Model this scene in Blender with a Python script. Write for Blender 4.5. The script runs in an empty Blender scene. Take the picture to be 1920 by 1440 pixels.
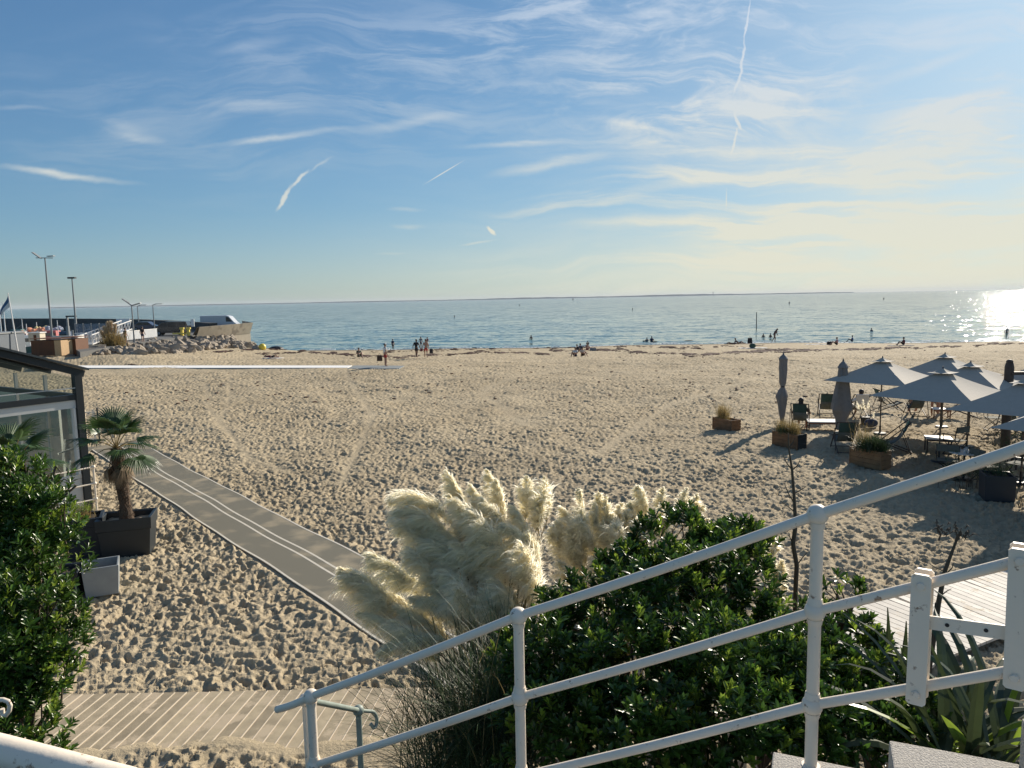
import bpy, math, random
import numpy as np
from mathutils import Vector, Matrix, Euler
S = bpy.context.scene
COL = S.collection
rnd = random.Random(7)
rad = math.radians

# ------------------------------------------------------------------ camera
F = 1400.0; CH = 5.0; PITCH = math.atan(160 / F); ROLL = -0.0195
def _rx(a): c, s = math.cos(a), math.sin(a); return np.array([[1, 0, 0], [0, c, -s], [0, s, c]])
def _rz(a): c, s = math.cos(a), math.sin(a); return np.array([[c, -s, 0], [s, c, 0], [0, 0, 1]])
CM = _rx(math.pi / 2 - PITCH) @ _rz(ROLL)
cam = bpy.data.objects.new('camera', bpy.data.cameras.new('camera')); COL.objects.link(cam)
cam.matrix_world = Matrix([list(CM[0]) + [0], list(CM[1]) + [0], list(CM[2]) + [CH], [0, 0, 0, 1]])
cam.data.sensor_fit = 'HORIZONTAL'; cam.data.sensor_width = 36; cam.data.lens = 36 * F / 1920
cam.data.clip_start = 0.05; cam.data.clip_end = 60000
S.camera = cam
def ray(px, py):
    return CM @ np.array([(px - 960) / F, -(py - 720) / F, -1.0])
def at(px, py, z=0.0):
    d = ray(px, py); t = (z - CH) / d[2]; return Vector((d[0] * t, d[1] * t, z))
def aty(px, py, Y):
    d = ray(px, py); t = Y / d[1]; return Vector((d[0] * t, Y, CH + d[2] * t))

# ------------------------------------------------------------------ light and sky
SUN_AZ = 38.1; SUN_EL = 24.0
sv = Vector((math.sin(rad(SUN_AZ)) * math.cos(rad(SUN_EL)), math.cos(rad(SUN_AZ)) * math.cos(rad(SUN_EL)), math.sin(rad(SUN_EL))))
sl = bpy.data.lights.new('sun', 'SUN'); sl.energy = 5.0; sl.angle = rad(0.5); sl.color = (1.0, 0.90, 0.76)
so = bpy.data.objects.new('sun', sl); COL.objects.link(so); so.rotation_euler = sv.to_track_quat('Z', 'Y').to_euler(); so.location = (20, 20, 30)
S.view_settings.view_transform = 'Standard'; S.view_settings.look = 'None'; S.view_settings.gamma = 1
S.view_settings.exposure = 0.55
S.render.engine = 'CYCLES'
S.render.resolution_x = 1024; S.render.resolution_y = 768
try:
    S.cycles.max_bounces = 12; S.cycles.diffuse_bounces = 8; S.cycles.transparent_max_bounces = 24
except Exception: pass

W = bpy.data.worlds.new('World'); S.world = W; W.use_nodes = True
def build_world():
    nt = W.node_tree; N = nt.nodes; L = nt.links; N.clear()
    out = N.new('ShaderNodeOutputWorld'); bg = N.new('ShaderNodeBackground'); L.new(bg.outputs[0], out.inputs[0])
    sky = N.new('ShaderNodeTexSky'); sky.sky_type = 'NISHITA'; sky.sun_disc = False
    sky.sun_elevation = rad(SUN_EL); sky.sun_rotation = rad(SUN_AZ)
    sky.altitude = 0; sky.air_density = 1.0; sky.dust_density = 0.5; sky.ozone_density = 2.5
    def m(op, a, b=None, c=None, clamp=False):
        n = N.new('ShaderNodeMath'); n.operation = op; n.use_clamp = clamp
        for i, v in enumerate((a, b, c)):
            if v is None: continue
            if isinstance(v, (int, float)): n.inputs[i].default_value = v
            else: L.new(v, n.inputs[i])
        return n.outputs[0]
    tc = N.new('ShaderNodeTexCoord'); sp = N.new('ShaderNodeSeparateXYZ'); L.new(tc.outputs['Generated'], sp.inputs[0])
    y = m('MAXIMUM', sp.outputs[1], 0.08)
    u = m('DIVIDE', sp.outputs[0], y); v = m('DIVIDE', sp.outputs[2], y)
    cb = N.new('ShaderNodeCombineXYZ'); L.new(u, cb.inputs[0]); L.new(v, cb.inputs[1])
    UV = cb.outputs[0]
    def noise(vec, scale, det=6, rough=.55, dist=0.0):
        n = N.new('ShaderNodeTexNoise'); n.inputs['Scale'].default_value = scale; n.inputs['Detail'].default_value = det
        n.inputs['Roughness'].default_value = rough; n.inputs['Distortion'].default_value = dist; L.new(vec, n.inputs['Vector']); return n
    def mapping(vec, loc=(0, 0, 0), rot=0.0, sc=(1, 1, 1), typ='POINT'):
        n = N.new('ShaderNodeMapping'); n.vector_type = typ; n.inputs['Location'].default_value = loc
        n.inputs['Rotation'].default_value = (0, 0, rot); n.inputs['Scale'].default_value = sc; L.new(vec, n.inputs['Vector']); return n.outputs[0]
    def ramp(x, a, b, c=0.0, d=1.0):
        n = N.new('ShaderNodeMapRange'); n.interpolation_type = 'SMOOTHSTEP'
        n.inputs[1].default_value = a; n.inputs[2].default_value = b; n.inputs[3].default_value = c; n.inputs[4].default_value = d
        L.new(x, n.inputs[0]); return n.outputs[0]
    # warped coordinates give the streaks their ragged, combed look
    w1 = noise(UV, 2.2, 3); w2 = noise(UV, 14, 5, .6)
    def vm(op, a, b):
        n = N.new('ShaderNodeVectorMath'); n.operation = op
        for i, q in enumerate((a, b)):
            if isinstance(q, tuple): n.inputs[i].default_value = q
            else: L.new(q, n.inputs[i])
        return n.outputs[0]
    d1 = vm('MULTIPLY', vm('SUBTRACT', w1.outputs['Color'], (.5, .5, .5)), (.22, .12, 0))
    d2 = vm('MULTIPLY', vm('SUBTRACT', w2.outputs['Color'], (.5, .5, .5)), (.025, .014, 0))
    UW = vm('ADD', UV, vm('ADD', d1, d2)); UF = vm('ADD', UV, d2)
    def uvp(px, py):
        d = ray(px, py); return d[0] / d[1], d[2] / d[1]
    def ell(cx, cy, rx_, ry_, ang=0, vec=UW, hard=0.0):
        a, b = uvp(cx, cy); r = rad(ang)
        mm = mapping(vec, (a, b, 0), r, (rx_ / F, ry_ / F, 1), 'TEXTURE')
        n = N.new('ShaderNodeVectorMath'); n.operation = 'LENGTH'; L.new(mm, n.inputs[0])
        return ramp(n.outputs['Value'], 1.0, hard, 0, 1)
    def add(*xs):
        r = xs[0]
        for x in xs[1:]: r = m('ADD', r, x)
        return r
    # combed cirrus fibres in three directions
    fA = noise(mapping(UW, (.3, 0, 0), rad(-10), (1.6, 12, 1)), 2.7, 12, .62, .5).outputs[0]
    fB = noise(mapping(UW, (1.3, .4, 0), rad(-24), (1.7, 10, 1)), 2.6, 12, .64, .9).outputs[0]
    fC = noise(mapping(UW, (5.3, .4, 0), rad(6), (1.2, 15, 1)), 2.6, 12, .6, .3).outputs[0]
    fD = noise(mapping(UW, (2.3, 3.4, 0), rad(35), (2.0, 8, 1)), 2.7, 12, .66, 1.6).outputs[0]
    rA, rB, rC, rD = ramp(fA, .42, .68), ramp(fB, .42, .66), ramp(fC, .43, .68), ramp(fD, .42, .66)
    def mul(a, b, k=1.0): return m('MULTIPLY', m('MULTIPLY', a, b), k)
    c = mul(ell(1330, 140, 470, 210, 8), m('MULTIPLY_ADD', rD, .95, .08), .85)
    c = add(c, mul(ell(1480, 180, 360, 75, 14), m('MULTIPLY_ADD', rB, .8, .12), .6))
    c = add(c, mul(ell(1200, 0, 500, 120, 6), rB, .55))
    c = add(c, mul(ell(1520, 275, 620, 70, -3), m('MULTIPLY_ADD', rA, .6, .3), .9))
    c = add(c, mul(ell(1760, 240, 420, 120, 24), m('MULTIPLY_ADD', rB, .7, .2), 1.0))
    c = add(c, mul(ell(1850, 60, 380, 120, 10), m('MULTIPLY_ADD', rB, .7, .15), .5))
    c = add(c, mul(ell(1720, 370, 560, 110, 4), m('MULTIPLY_ADD', rC, .95, .08), 1.05))
    c = add(c, mul(ell(1560, 440, 820, 90, 3), m('MULTIPLY_ADD', rC, .85, .10), .85))
    c = add(c, mul(ell(1250, 345, 480, 60, 7), rC, .9))
    c = add(c, mul(ell(800, 120, 700, 230, 5), rB, .34), mul(ell(300, 230, 600, 200, -8), rA, .16))
    # single streaks: (x0,y0,x1,y1,half width px,strength)
    for x0, y0, x1, y1, w_, k in ((-40, 304, 285, 352, 10, .8), (350, 272, 700, 240, 9, .55), (600, 252, 930, 205, 13, .5),
            (190, 248, 330, 270, 12, .25), (-40, 200, 110, 204, 7, .3), (370, 100, 570, 70, 16, .28), (370, 190, 640, 205, 18, .4),
            (720, 393, 805, 395, 6, .35), (725, 425, 805, 428, 7, .28), (820, 273, 1120, 264, 9, .55), (880, 335, 1180, 278, 15, .6),
            (850, 463, 935, 452, 3.5, .5), (690, 476, 775, 475, 3, .22), (1080, 368, 1500, 318, 16, .55), (1050, 205, 1420, 285, 12, .5),
            (1600, 170, 1920, 62, 16, .5), (1640, 230, 1960, 150, 16, .7), (1000, 420, 1500, 405, 18, .5), (150, 215, 300, 262, 22, .14)):
        L_ = math.hypot(x1 - x0, y1 - y0) / 2; ang = -math.degrees(math.atan2(y1 - y0, x1 - x0))
        e = ell((x0 + x1) / 2, (y0 + y1) / 2, L_, w_, ang, UF)
        c = add(c, mul(e, m('MULTIPLY_ADD', rA, .5, .6), k))
    # vapour trails
    w3 = noise(UV, 40, 4, .6); d3 = vm('MULTIPLY', vm('SUBTRACT', w3.outputs['Color'], (.5, .5, .5)), (.012, .008, 0)); UT = vm('ADD', UV, d3)
    for x0, y0, x1, y1, w_, k, h in ((516, 398, 548, 345, 6, .75, .3), (540, 356, 580, 316, 5, .7, .2), (568, 326, 630, 292, 4, .3, 0), (788, 348, 876, 299, 1.6, .7, .2),
            (914, 424, 928, 440, 4.5, .9, .3), (1408, -10, 1393, 90, 2.6, .9, .2), (1396, 70, 1388, 150, 3.5, .8, .2), (1394, 120, 1378, 175, 3.6, .6, .2), (1378, 190, 1379, 222, 3.4, .7, .3),
            (1376, 214, 1391, 244, 4, 1.0, .3), (1384, 238, 1371, 290, 3.2, .9, .2), (1362, 350, 1362, 395, 2, .5, 0), (1860, 262, 1912, 253, 5, .5, 0)):
        L_ = math.hypot(x1 - x0, y1 - y0) / 2 + 3; ang = -math.degrees(math.atan2(y1 - y0, x1 - x0))
        c = add(c, m('MULTIPLY', ell((x0 + x1) / 2, (y0 + y1) / 2, L_, w_, ang, UT if w_ > 2 else UV, h), k))
    # thin veil low in the west
    low = ramp(v, .28, .0, 0, 1); right = ramp(u, -.35, .75, 0, 1)
    c = add(c, mul(mul(low, right, .62), m('MULTIPLY_ADD', m('MAXIMUM', rC, rA), .75, .42)), m('MULTIPLY', m('MULTIPLY', ramp(v, .14, -.02, 0, 1), ramp(u, -.9, .3, .12, 1)), .42))
    c = add(c, mul(ramp(u, .05, .85, 0, 1), m('MULTIPLY_ADD', rB, .5, .35), .42))
    fac = m('MINIMUM', c, .93); fac = m('MULTIPLY', fac, ramp(v, -.02, .0, 0, 1))
    mix = N.new('ShaderNodeMixRGB'); L.new(fac, mix.inputs[0])
    sc = N.new('ShaderNodeMixRGB'); sc.blend_type = 'MULTIPLY'; sc.inputs[0].default_value = 1; sc.inputs[2].default_value = (.60, .88, 1.15, 1)
    # a phone picture holds the bright sky round the sun: roll its radiance off smoothly
    dv = N.new('ShaderNodeVectorMath'); dv.operation = 'DIVIDE'; dn = vm('ADD', vm('MULTIPLY', sky.outputs[0], (.075, .08, .09)), (1.0, 1.0, 1.0))
    L.new(sky.outputs[0], dv.inputs[0]); L.new(dn, dv.inputs[1])
    L.new(dv.outputs[0], sc.inputs[1]); L.new(sc.outputs[0], mix.inputs[1])
    cc = N.new('ShaderNodeMixRGB'); L.new(ramp(v, .40, .02), cc.inputs[0]); cc.inputs[1].default_value = (5.0, 5.7, 6.6, 1); cc.inputs[2].default_value = (6.3, 6.15, 5.0, 1)
    L.new(cc.outputs[0], mix.inputs[2])
    L.new(mix.outputs[0], bg.inputs[0]); bg.inputs[1].default_value = 0.086
build_world()

# ------------------------------------------------------------------ helpers
def mat(name, col, rough=.7, metal=0.0, var=.12, vscale=8, bump=0.0, bscale=60, trans=0.0, spec=.5, alpha=1.0, island=0.0, rust=None, glass=False):
    M_ = bpy.data.materials.new(name); M_.use_nodes = True; nt = M_.node_tree; N = nt.nodes; L = nt.links
    p = N['Principled BSDF']; out = N['Material Output']
    p.inputs['Roughness'].default_value = rough; p.inputs['Metallic'].default_value = metal
    p.inputs['Specular IOR Level'].default_value = spec
    geo = N.new('ShaderNodeNewGeometry')
    tc = N.new('ShaderNodeTexCoord')
    nz = N.new('ShaderNodeTexNoise'); nz.inputs['Scale'].default_value = vscale; nz.inputs['Detail'].default_value = 6; L.new(tc.outputs['Object'], nz.inputs['Vector'])
    mr = N.new('ShaderNodeMapRange'); mr.inputs[1].default_value = .25; mr.inputs[2].default_value = .75; mr.inputs[3].default_value = 1 - var; mr.inputs[4].default_value = 1 + var
    L.new(nz.outputs[0], mr.inputs[0])
    fac = mr.outputs[0]
    if island:
        m2 = N.new('ShaderNodeMapRange'); m2.inputs[3].default_value = 1 - island; m2.inputs[4].default_value = 1 + island
        L.new(geo.outputs['Random Per Island'], m2.inputs[0])
        mm = N.new('ShaderNodeMath'); mm.operation = 'MULTIPLY'; L.new(fac, mm.inputs[0]); L.new(m2.outputs[0], mm.inputs[1]); fac = mm.outputs[0]
    vs = N.new('ShaderNodeVectorMath'); vs.operation = 'SCALE'; vs.inputs[0].default_value = col[:3]; L.new(fac, vs.inputs['Scale'])
    colr = vs.outputs[0]
    if rust:
        n2 = N.new('ShaderNodeTexNoise'); n2.inputs['Scale'].default_value = rust[1]; n2.inputs['Detail'].default_value = 8; n2.inputs['Roughness'].default_value = .65; L.new(tc.outputs['Object'], n2.inputs['Vector'])
        r2 = N.new('ShaderNodeMapRange'); r2.inputs[1].default_value = rust[2]; r2.inputs[2].default_value = rust[2] + .06; L.new(n2.outputs[0], r2.inputs[0])
        mx = N.new('ShaderNodeMixRGB'); L.new(r2.outputs[0], mx.inputs[0]); L.new(colr, mx.inputs[1]); mx.inputs[2].default_value = (*rust[0], 1); colr = mx.outputs[0]
    L.new(colr, p.inputs['Base Color'])
    if bump:
        bn = N.new('ShaderNodeTexNoise'); bn.inputs['Scale'].default_value = bscale; bn.inputs['Detail'].default_value = 5; L.new(tc.outputs['Object'], bn.inputs['Vector'])
        b = N.new('ShaderNodeBump'); b.inputs['Strength'].default_value = 1; b.inputs['Distance'].default_value = bump; L.new(bn.outputs[0], b.inputs['Height']); L.new(b.outputs[0], p.inputs['Normal'])
    sh = p.outputs[0]
    if trans:
        t = N.new('ShaderNodeBsdfTranslucent'); L.new(colr, t.inputs[0]); mx = N.new('ShaderNodeMixShader'); mx.inputs[0].default_value = trans
        L.new(p.outputs[0], mx.inputs[1]); L.new(t.outputs[0], mx.inputs[2]); sh = mx.outputs[0]
    if alpha < 1:
        t = N.new('ShaderNodeBsdfTransparent'); mx = N.new('ShaderNodeMixShader'); mx.inputs[0].default_value = alpha
        L.new(t.outputs[0], mx.inputs[1]); L.new(sh, mx.inputs[2]); sh = mx.outputs[0]
    L.new(sh, out.inputs[0])
    return M_

def tag(o, label=None, cat=None, group=None, kind=None):
    if label: o['label'] = label
    if cat: o['category'] = cat
    if group: o['group'] = group
    if kind: o['kind'] = kind
    return o
def thing(name, label, cat, loc=(0, 0, 0), rz=0.0, group=None):
    o = bpy.data.objects.new(name, None); COL.objects.link(o); o.location = loc; o.rotation_euler = (0, 0, rz); o.empty_display_size = .2
    return tag(o, label, cat, group)
def dup(o, loc=None, rz=None, label=None, parent=None, scale=None):
    c = o.copy(); COL.objects.link(c); c.parent = parent
    if loc is not None: c.location = loc
    if rz is not None: c.rotation_euler = (0, 0, rz)
    if scale is not None: c.scale = scale
    if label: c['label'] = label
    for ch in list(o.children): dup(ch, parent=c)
    return c
def link(name, me, m, parent=None, smooth=False):
    if smooth: me.polygons.foreach_set('use_smooth', [True] * len(me.polygons))
    if m: me.materials.append(m)
    o = bpy.data.objects.new(name, me); COL.objects.link(o)
    if parent: o.parent = parent
    return o
def npmesh(name, V, Fc, m, parent=None, smooth=False):
    """V (n,3), Fc (k,q) uniform faces"""
    V = np.asarray(V, np.float32); Fc = np.asarray(Fc, np.int32); k, q = Fc.shape
    me = bpy.data.meshes.new(name); me.vertices.add(len(V)); me.vertices.foreach_set('co', V.ravel())
    me.loops.add(k * q); me.loops.foreach_set('vertex_index', Fc.ravel()); me.polygons.add(k)
    me.polygons.foreach_set('loop_start', np.arange(0, k * q, q, dtype=np.int32))
    me.update(calc_edges=True); me.validate()
    return link(name, me, m, parent, smooth)
class MB:
    def __init__(s): s.v = []; s.f = []
    def add(s, v, f):
        n = len(s.v); s.v += [tuple(p) for p in v]; s.f += [tuple(i + n for i in q) for q in f]; return s
    def box(s, c, d, rz=0.0, rx=0.0, ry=0.0, taper=1.0):
        R = Euler((rx, ry, rz)).to_matrix(); c = Vector(c); v = []
        for z in (-.5, .5):
            k = taper if z > 0 else 1
            for x, y in ((-.5, -.5), (.5, -.5), (.5, .5), (-.5, .5)): v.append(c + R @ Vector((x * d[0] * k, y * d[1] * k, z * d[2])))
        return s.add(v, [(3, 2, 1, 0), (4, 5, 6, 7), (0, 1, 5, 4), (1, 2, 6, 5), (2, 3, 7, 6), (3, 0, 4, 7)])
    def prism(s, poly, z0, z1):
        n = len(poly); v = [(p[0], p[1], z0) for p in poly] + [(p[0], p[1], z1) for p in poly]
        a = sum(poly[i][0] * poly[(i + 1) % n][1] - poly[(i + 1) % n][0] * poly[i][1] for i in range(n))
        f = [tuple(reversed(range(n))), tuple(range(n, 2 * n))] + [(i, (i + 1) % n, n + (i + 1) % n, n + i) for i in range(n)]
        if a < 0: f = [tuple(reversed(q)) for q in f]
        return s.add(v, f)
    def side(s, prof, y0, y1):   # profile in x,z extruded along y
        n = len(prof); v = [(p[0], y0, p[1]) for p in prof] + [(p[0], y1, p[1]) for p in prof]
        return s.add(v, [tuple(range(n)), tuple(reversed(range(n, 2 * n)))] + [((i + 1) % n, i, n + i, n + (i + 1) % n) for i in range(n)])
    def tube(s, path, r, seg=8, cap=True):
        P = [Vector(p) for p in path]; n = len(P); rs = r if isinstance(r, (list, tuple)) else [r] * n
        ring = []; pu = None
        for i in range(n):
            t = (P[min(i + 1, n - 1)] - P[max(i - 1, 0)]).normalized()
            if pu is None: pu = t.orthogonal().normalized()
            u = (pu - t * pu.dot(t));  u = u.normalized() if u.length > 1e-6 else t.orthogonal().normalized(); pu = u; w = t.cross(u)
            ring.append([P[i] + (u * math.cos(2 * math.pi * k / seg) + w * math.sin(2 * math.pi * k / seg)) * rs[i] for k in range(seg)])
        v = [p for rg in ring for p in rg]
        f = [(i * seg + k, i * seg + (k + 1) % seg, (i + 1) * seg + (k + 1) % seg, (i + 1) * seg + k) for i in range(n - 1) for k in range(seg)]
        if cap: f += [tuple(reversed(range(seg))), tuple(range((n - 1) * seg, n * seg))]
        return s.add(v, f)
    def ball(s, c, r, seg=12, rings=8, sc=(1, 1, 1), rz=0.0):
        c = Vector(c); R = Matrix.Rotation(rz, 3, 'Z'); v = [c + Vector((0, 0, r * sc[2]))]
        for i in range(1, rings):
            a = math.pi * i / rings
            for k in range(seg):
                b = 2 * math.pi * k / seg; v.append(c + R @ Vector((r * sc[0] * math.sin(a) * math.cos(b), r * sc[1] * math.sin(a) * math.sin(b), r * sc[2] * math.cos(a))))
        v.append(c - Vector((0, 0, r * sc[2]))); L_ = len(v) - 1
        f = [(0, 1 + k, 1 + (k + 1) % seg) for k in range(seg)]
        for i in range(rings - 2):
            for k in range(seg): a = 1 + i * seg; f.append((a + k, a + seg + k, a + seg + (k + 1) % seg, a + (k + 1) % seg))
        a = 1 + (rings - 2) * seg; f += [(a + k, L_, a + (k + 1) % seg) for k in range(seg)]
        return s.add(v, f)
    def build(s, name, m, parent=None, smooth=False, world=False):
        v = s.v
        if world and parent:
            o = Vector((0, 0, 0)); q_ = parent
            while q_: o = o + q_.location; q_ = q_.parent
            v = [(p[0] - o[0], p[1] - o[1], p[2] - o[2]) for p in v]
        me = bpy.data.meshes.new(name); me.from_pydata([tuple(p) for p in v], [], s.f); me.update()
        ob = link(name, me, m, parent, False)
        if smooth:
            me.polygons.foreach_set('use_smooth', [True] * len(me.polygons))
            try: me.set_sharp_from_angle(angle=rad(40))
            except Exception: pass
        return ob
def bev(o, w=.01, seg=2):
    b = o.modifiers.new('bevel', 'BEVEL'); b.width = w; b.segments = seg; b.limit_method = 'ANGLE'; return o

# ------------------------------------------------------------------ terrain
SEA = -2.05
def sstep(x, a, b):
    t = np.clip((x - a) / (b - a), 0, 1); return t * t * (3 - 2 * t)
def base_h(X, Y):
    X = np.asarray(X, float); Y = np.asarray(Y, float)
    Ys = Y + 6.5 * sstep(X, 10, 70) + 1.4 * np.sin(X * .11 + 1) + .8 * np.sin(X * .27)
    h = -2.2 * np.clip((Ys - 58) / 54, 0, 1) ** 1.1 - .05 * np.clip(Ys - 112, 0, 60)
    h = h + .10 * np.sin(X * .21 + Y * .13) * np.cos(Y * .17 - X * .05) * sstep(Y, 12, 30) * (1 - sstep(Y, 55, 90)) + .05 * np.sin(X * .7 + 2) * np.sin(Y * .55)* sstep(Y, 12, 30) * (1 - sstep(Y, 55, 90))
    h = h + .9 * sstep(-X, 27, 37) * sstep(Y, 61, 71) * (1 - sstep(Y, 100, 113))
    h = h - 3.9 * sstep(Y, 86, 94) * sstep(-X, 43.5, 46.5)
    return h
def G(px, py):
    z = 0.0
    for _ in range(14): p = at(px, py, z); z = .5 * z + .5 * float(base_h(p.x, p.y))
    p = at(px, py, z); return p
# flattened places: mats, boardwalks, planters
A1, A2 = at(265, 905), at(680, 1180); B1, B2 = at(290, 845), at(700, 1055)
mdir = np.array([A2.x - A1.x, A2.y - A1.y]); mdir /= np.hypot(*mdir); mnor = np.array([-mdir[1], mdir[0]])
MW = abs(np.dot(mnor, [B1.x - A1.x, B1.y - A1.y])); MORG = np.array([A1.x, A1.y])
MU0, MU1 = -7.2, 17.0
def mat_uv(X, Y):
    dx, dy = X - MORG[0], Y - MORG[1]; return dx * mdir[0] + dy * mdir[1], dx * mnor[0] + dy * mnor[1]
def hsh(i, j, k):
    n = (i.astype(np.int64) * 73856093) ^ (j.astype(np.int64) * 19349663) ^ np.int64(k * 83492791)
    n = (n ^ (n >> 13)) * np.int64(1274126177) & np.int64(0x7fffffff); n = (n ^ (n >> 15)) * np.int64(2246822519) & np.int64(0x7fffffff)
    return (n % 100003) / 100003.0
def prints(X, Y, size, seed, dep, prob=1.0):
    h = np.zeros_like(X); ci = np.floor(X / size).astype(np.int64); cj = np.floor(Y / size).astype(np.int64)
    for di in (-1, 0, 1):
        for dj in (-1, 0, 1):
            i = ci + di; j = cj + dj
            cx = (i + .1 + .8 * hsh(i, j, seed)) * size; cy = (j + .1 + .8 * hsh(i, j, seed + 1)) * size
            an = hsh(i, j, seed + 2) * 6.283; on = hsh(i, j, seed + 3) < prob; k = .55 + .75 * hsh(i, j, seed + 4)
            dx = X - cx; dy = Y - cy; ca, sa = np.cos(an), np.sin(an); a = (dx * ca + dy * sa) / (size * .50 * k); b = (-dx * sa + dy * ca) / (size * .27 * k)
            d = np.sqrt(a * a + b * b * (1 + .5 * a)) ; d = np.nan_to_num(d, nan=2.0)
            h += np.where(on, dep * k * (-1.0 * np.exp(-(d * d) ** 1.6 * 1.4) + .24 * np.exp(-((d - 1.35) / .33) ** 2)), 0)
    return h
def fbm(X, Y, s, seed):
    h = np.zeros_like(X); a = 1.0
    for o in range(3):
        i = np.floor(X / s); j = np.floor(Y / s); fx = X / s - i; fy = Y / s - j; fx = fx * fx * (3 - 2 * fx); fy = fy * fy * (3 - 2 * fy); i = i.astype(np.int64); j = j.astype(np.int64)
        h += a * ((hsh(i, j, seed) * (1 - fx) + hsh(i + 1, j, seed) * fx) * (1 - fy) + (hsh(i, j + 1, seed) * (1 - fx) + hsh(i + 1, j + 1, seed) * fx) * fy - .5)
        s *= .45; a *= .5; seed += 11
    return h
BWP = None
def build_beach():
    rows = np.concatenate([np.geomspace(3.0, 62, 1080), np.geomspace(62.6, 240, 230)])
    us = np.linspace(-.98, .98, 1420)
    Yg, Ug = np.meshgrid(rows, us, indexing='ij'); X = (Yg * Ug).ravel(); Y = Yg.ravel()
    h = base_h(X, Y)
    near = 1 - sstep(Y, 95, 108)
    tr = .75 + .5 * (fbm(X, Y, 3.0, 5) + .3)           # trampled more in some places
    f = prints(X, Y, .215, 1, .052, .9) + prints(X, Y, .155, 50, .032, .8) + prints(X, Y, .36, 90, .044, .35)
    fine = prints(X, Y, .12, 130, .012, .7) + .018 * fbm(X, Y, .10, 400)
    d = (f * np.clip(tr, .35, 1.3) + fine + .09 * fbm(X, Y, 1.1, 300)) * near
    # smoother wheel and foot tracks
    def seg(ax, ay, bx, by):
        vx, vy = bx - ax, by - ay; t = np.clip(((X - ax) * vx + (Y - ay) * vy) / (vx * vx + vy * vy), 0, 1); return np.hypot(X - ax - vx * t, Y - ay - vy * t)
    for tr_, wd in ((((1075, 688), (985, 703), (915, 722), (905, 738), (940, 758), (985, 792)), .30), (((430, 700), (432, 740), (410, 800)), .14), (((385, 715), (392, 770), (470, 860), (540, 880)), .16), (((640, 690), (700, 780), (640, 900)), .18), (((1500, 690), (1250, 760), (1120, 850)), .2)):
        pp = [at(a_, b_) for a_, b_ in tr_]; dm = np.full_like(X, 9.0)
        for q0, q1 in zip(pp[:-1], pp[1:]): dm = np.minimum(dm, seg(q0.x, q0.y, q1.x, q1.y))
        k_ = np.exp(-(dm / wd) ** 2); d = d * (1 - .8 * k_) - .02 * k_
    flat = np.zeros_like(X)
    u, v = mat_uv(X, Y)
    inm = (u > MU0 - .1) & (u < MU1) ; e = np.where(inm, np.abs(v - MW / 2) - MW / 2, 9)
    flat = np.maximum(flat, 1 - sstep(e, .02, .12)); d = d + .03 * np.exp(-((e - .16) / .12) ** 2) * inm
    # left boardwalk: sand drifts over its near edge
    ex = np.maximum(-6.6 - X, X - 1.0); ey = np.maximum(7.75 + .22 * fbm(X, Y, .9, 77) + .22 * np.sin(X * 1.3) - Y, Y - 9.08 - .05 * fbm(X, Y, .4, 78)); e = np.maximum(ex, ey)
    fb = 1 - sstep(e, .0, .16); flat = np.maximum(flat, fb)
    nearb = (1 - sstep(e, .0, .9)) * (Y < 8.2); d = d * (1 - .45 * nearb)
    # far white walkway
    for (a, b, c, q) in ((-40, -8, 54, 66),):
        fl = ((X > a) & (X < b) & (Y > 55.2) & (Y < 63)); d = np.where(fl, d * .5 - .02, d)
    d = (d - .012) * (1 - flat) - .012 * flat
    z = h + d + .075 * (1 - sstep(Y + .35 * fbm(X, Y, .8, 901) + .12 * np.sin(X * 2.1), 7.75, 8.15)) * (X > -7.5) * (X < 2)
    # smooth wet sand at the waterline
    nr, nc = Yg.shape; V = np.stack([X, Y, z], 1)
    idx = np.arange(nr * nc).reshape(nr, nc); q = np.stack([idx[:-1, :-1], idx[:-1, 1:], idx[1:, 1:], idx[1:, :-1]], -1).reshape(-1, 4)
    M_ = bpy.data.materials.new('sand'); M_.use_nodes = True; nt = M_.node_tree; N = nt.nodes; L = nt.links; p = N['Principled BSDF']
    p.inputs['Roughness'].default_value = .95; p.inputs['Specular IOR Level'].default_value = .15
    tc = N.new('ShaderNodeTexCoord')
    def noi(s, d_, r=.6):
        n = N.new('ShaderNodeTexNoise'); n.inputs['Scale'].default_value = s; n.inputs['Detail'].default_value = d_; n.inputs['Roughness'].default_value = r; L.new(tc.outputs['Object'], n.inputs['Vector']); return n
    n1 = noi(.25, 5); n2 = noi(9, 6); n3 = noi(170, 3)
    cr = N.new('ShaderNodeValToRGB'); cr.color_ramp.elements[0].position = .3; cr.color_ramp.elements[0].color = (.355, .288, .188, 1); cr.color_ramp.elements[1].position = .7; cr.color_ramp.elements[1].color = (.455, .376, .252, 1)
    L.new(n1.outputs[0], cr.inputs[0])
    mr = N.new('ShaderNodeMapRange'); mr.inputs[1].default_value = .3; mr.inputs[2].default_value = .7; mr.inputs[3].default_value = .88; mr.inputs[4].default_value = 1.1; L.new(n2.outputs[0], mr.inputs[0])
    m3 = N.new('ShaderNodeMapRange'); m3.inputs[1].default_value = .3; m3.inputs[2].default_value = .7; m3.inputs[3].default_value = .90; m3.inputs[4].default_value = 1.1; L.new(n3.outputs[0], m3.inputs[0])
    mm = N.new('ShaderNodeMath'); mm.operation = 'MULTIPLY'; L.new(mr.outputs[0], mm.inputs[0]); L.new(m3.outputs[0], mm.inputs[1])
    vs = N.new('ShaderNodeVectorMath'); vs.operation = 'SCALE'; L.new(cr.outputs[0], vs.inputs[0]); L.new(mm.outputs[0], vs.inputs['Scale'])
    # damp sand by height
    sx = N.new('ShaderNodeSeparateXYZ'); L.new(tc.outputs['Object'], sx.inputs[0])
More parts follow.
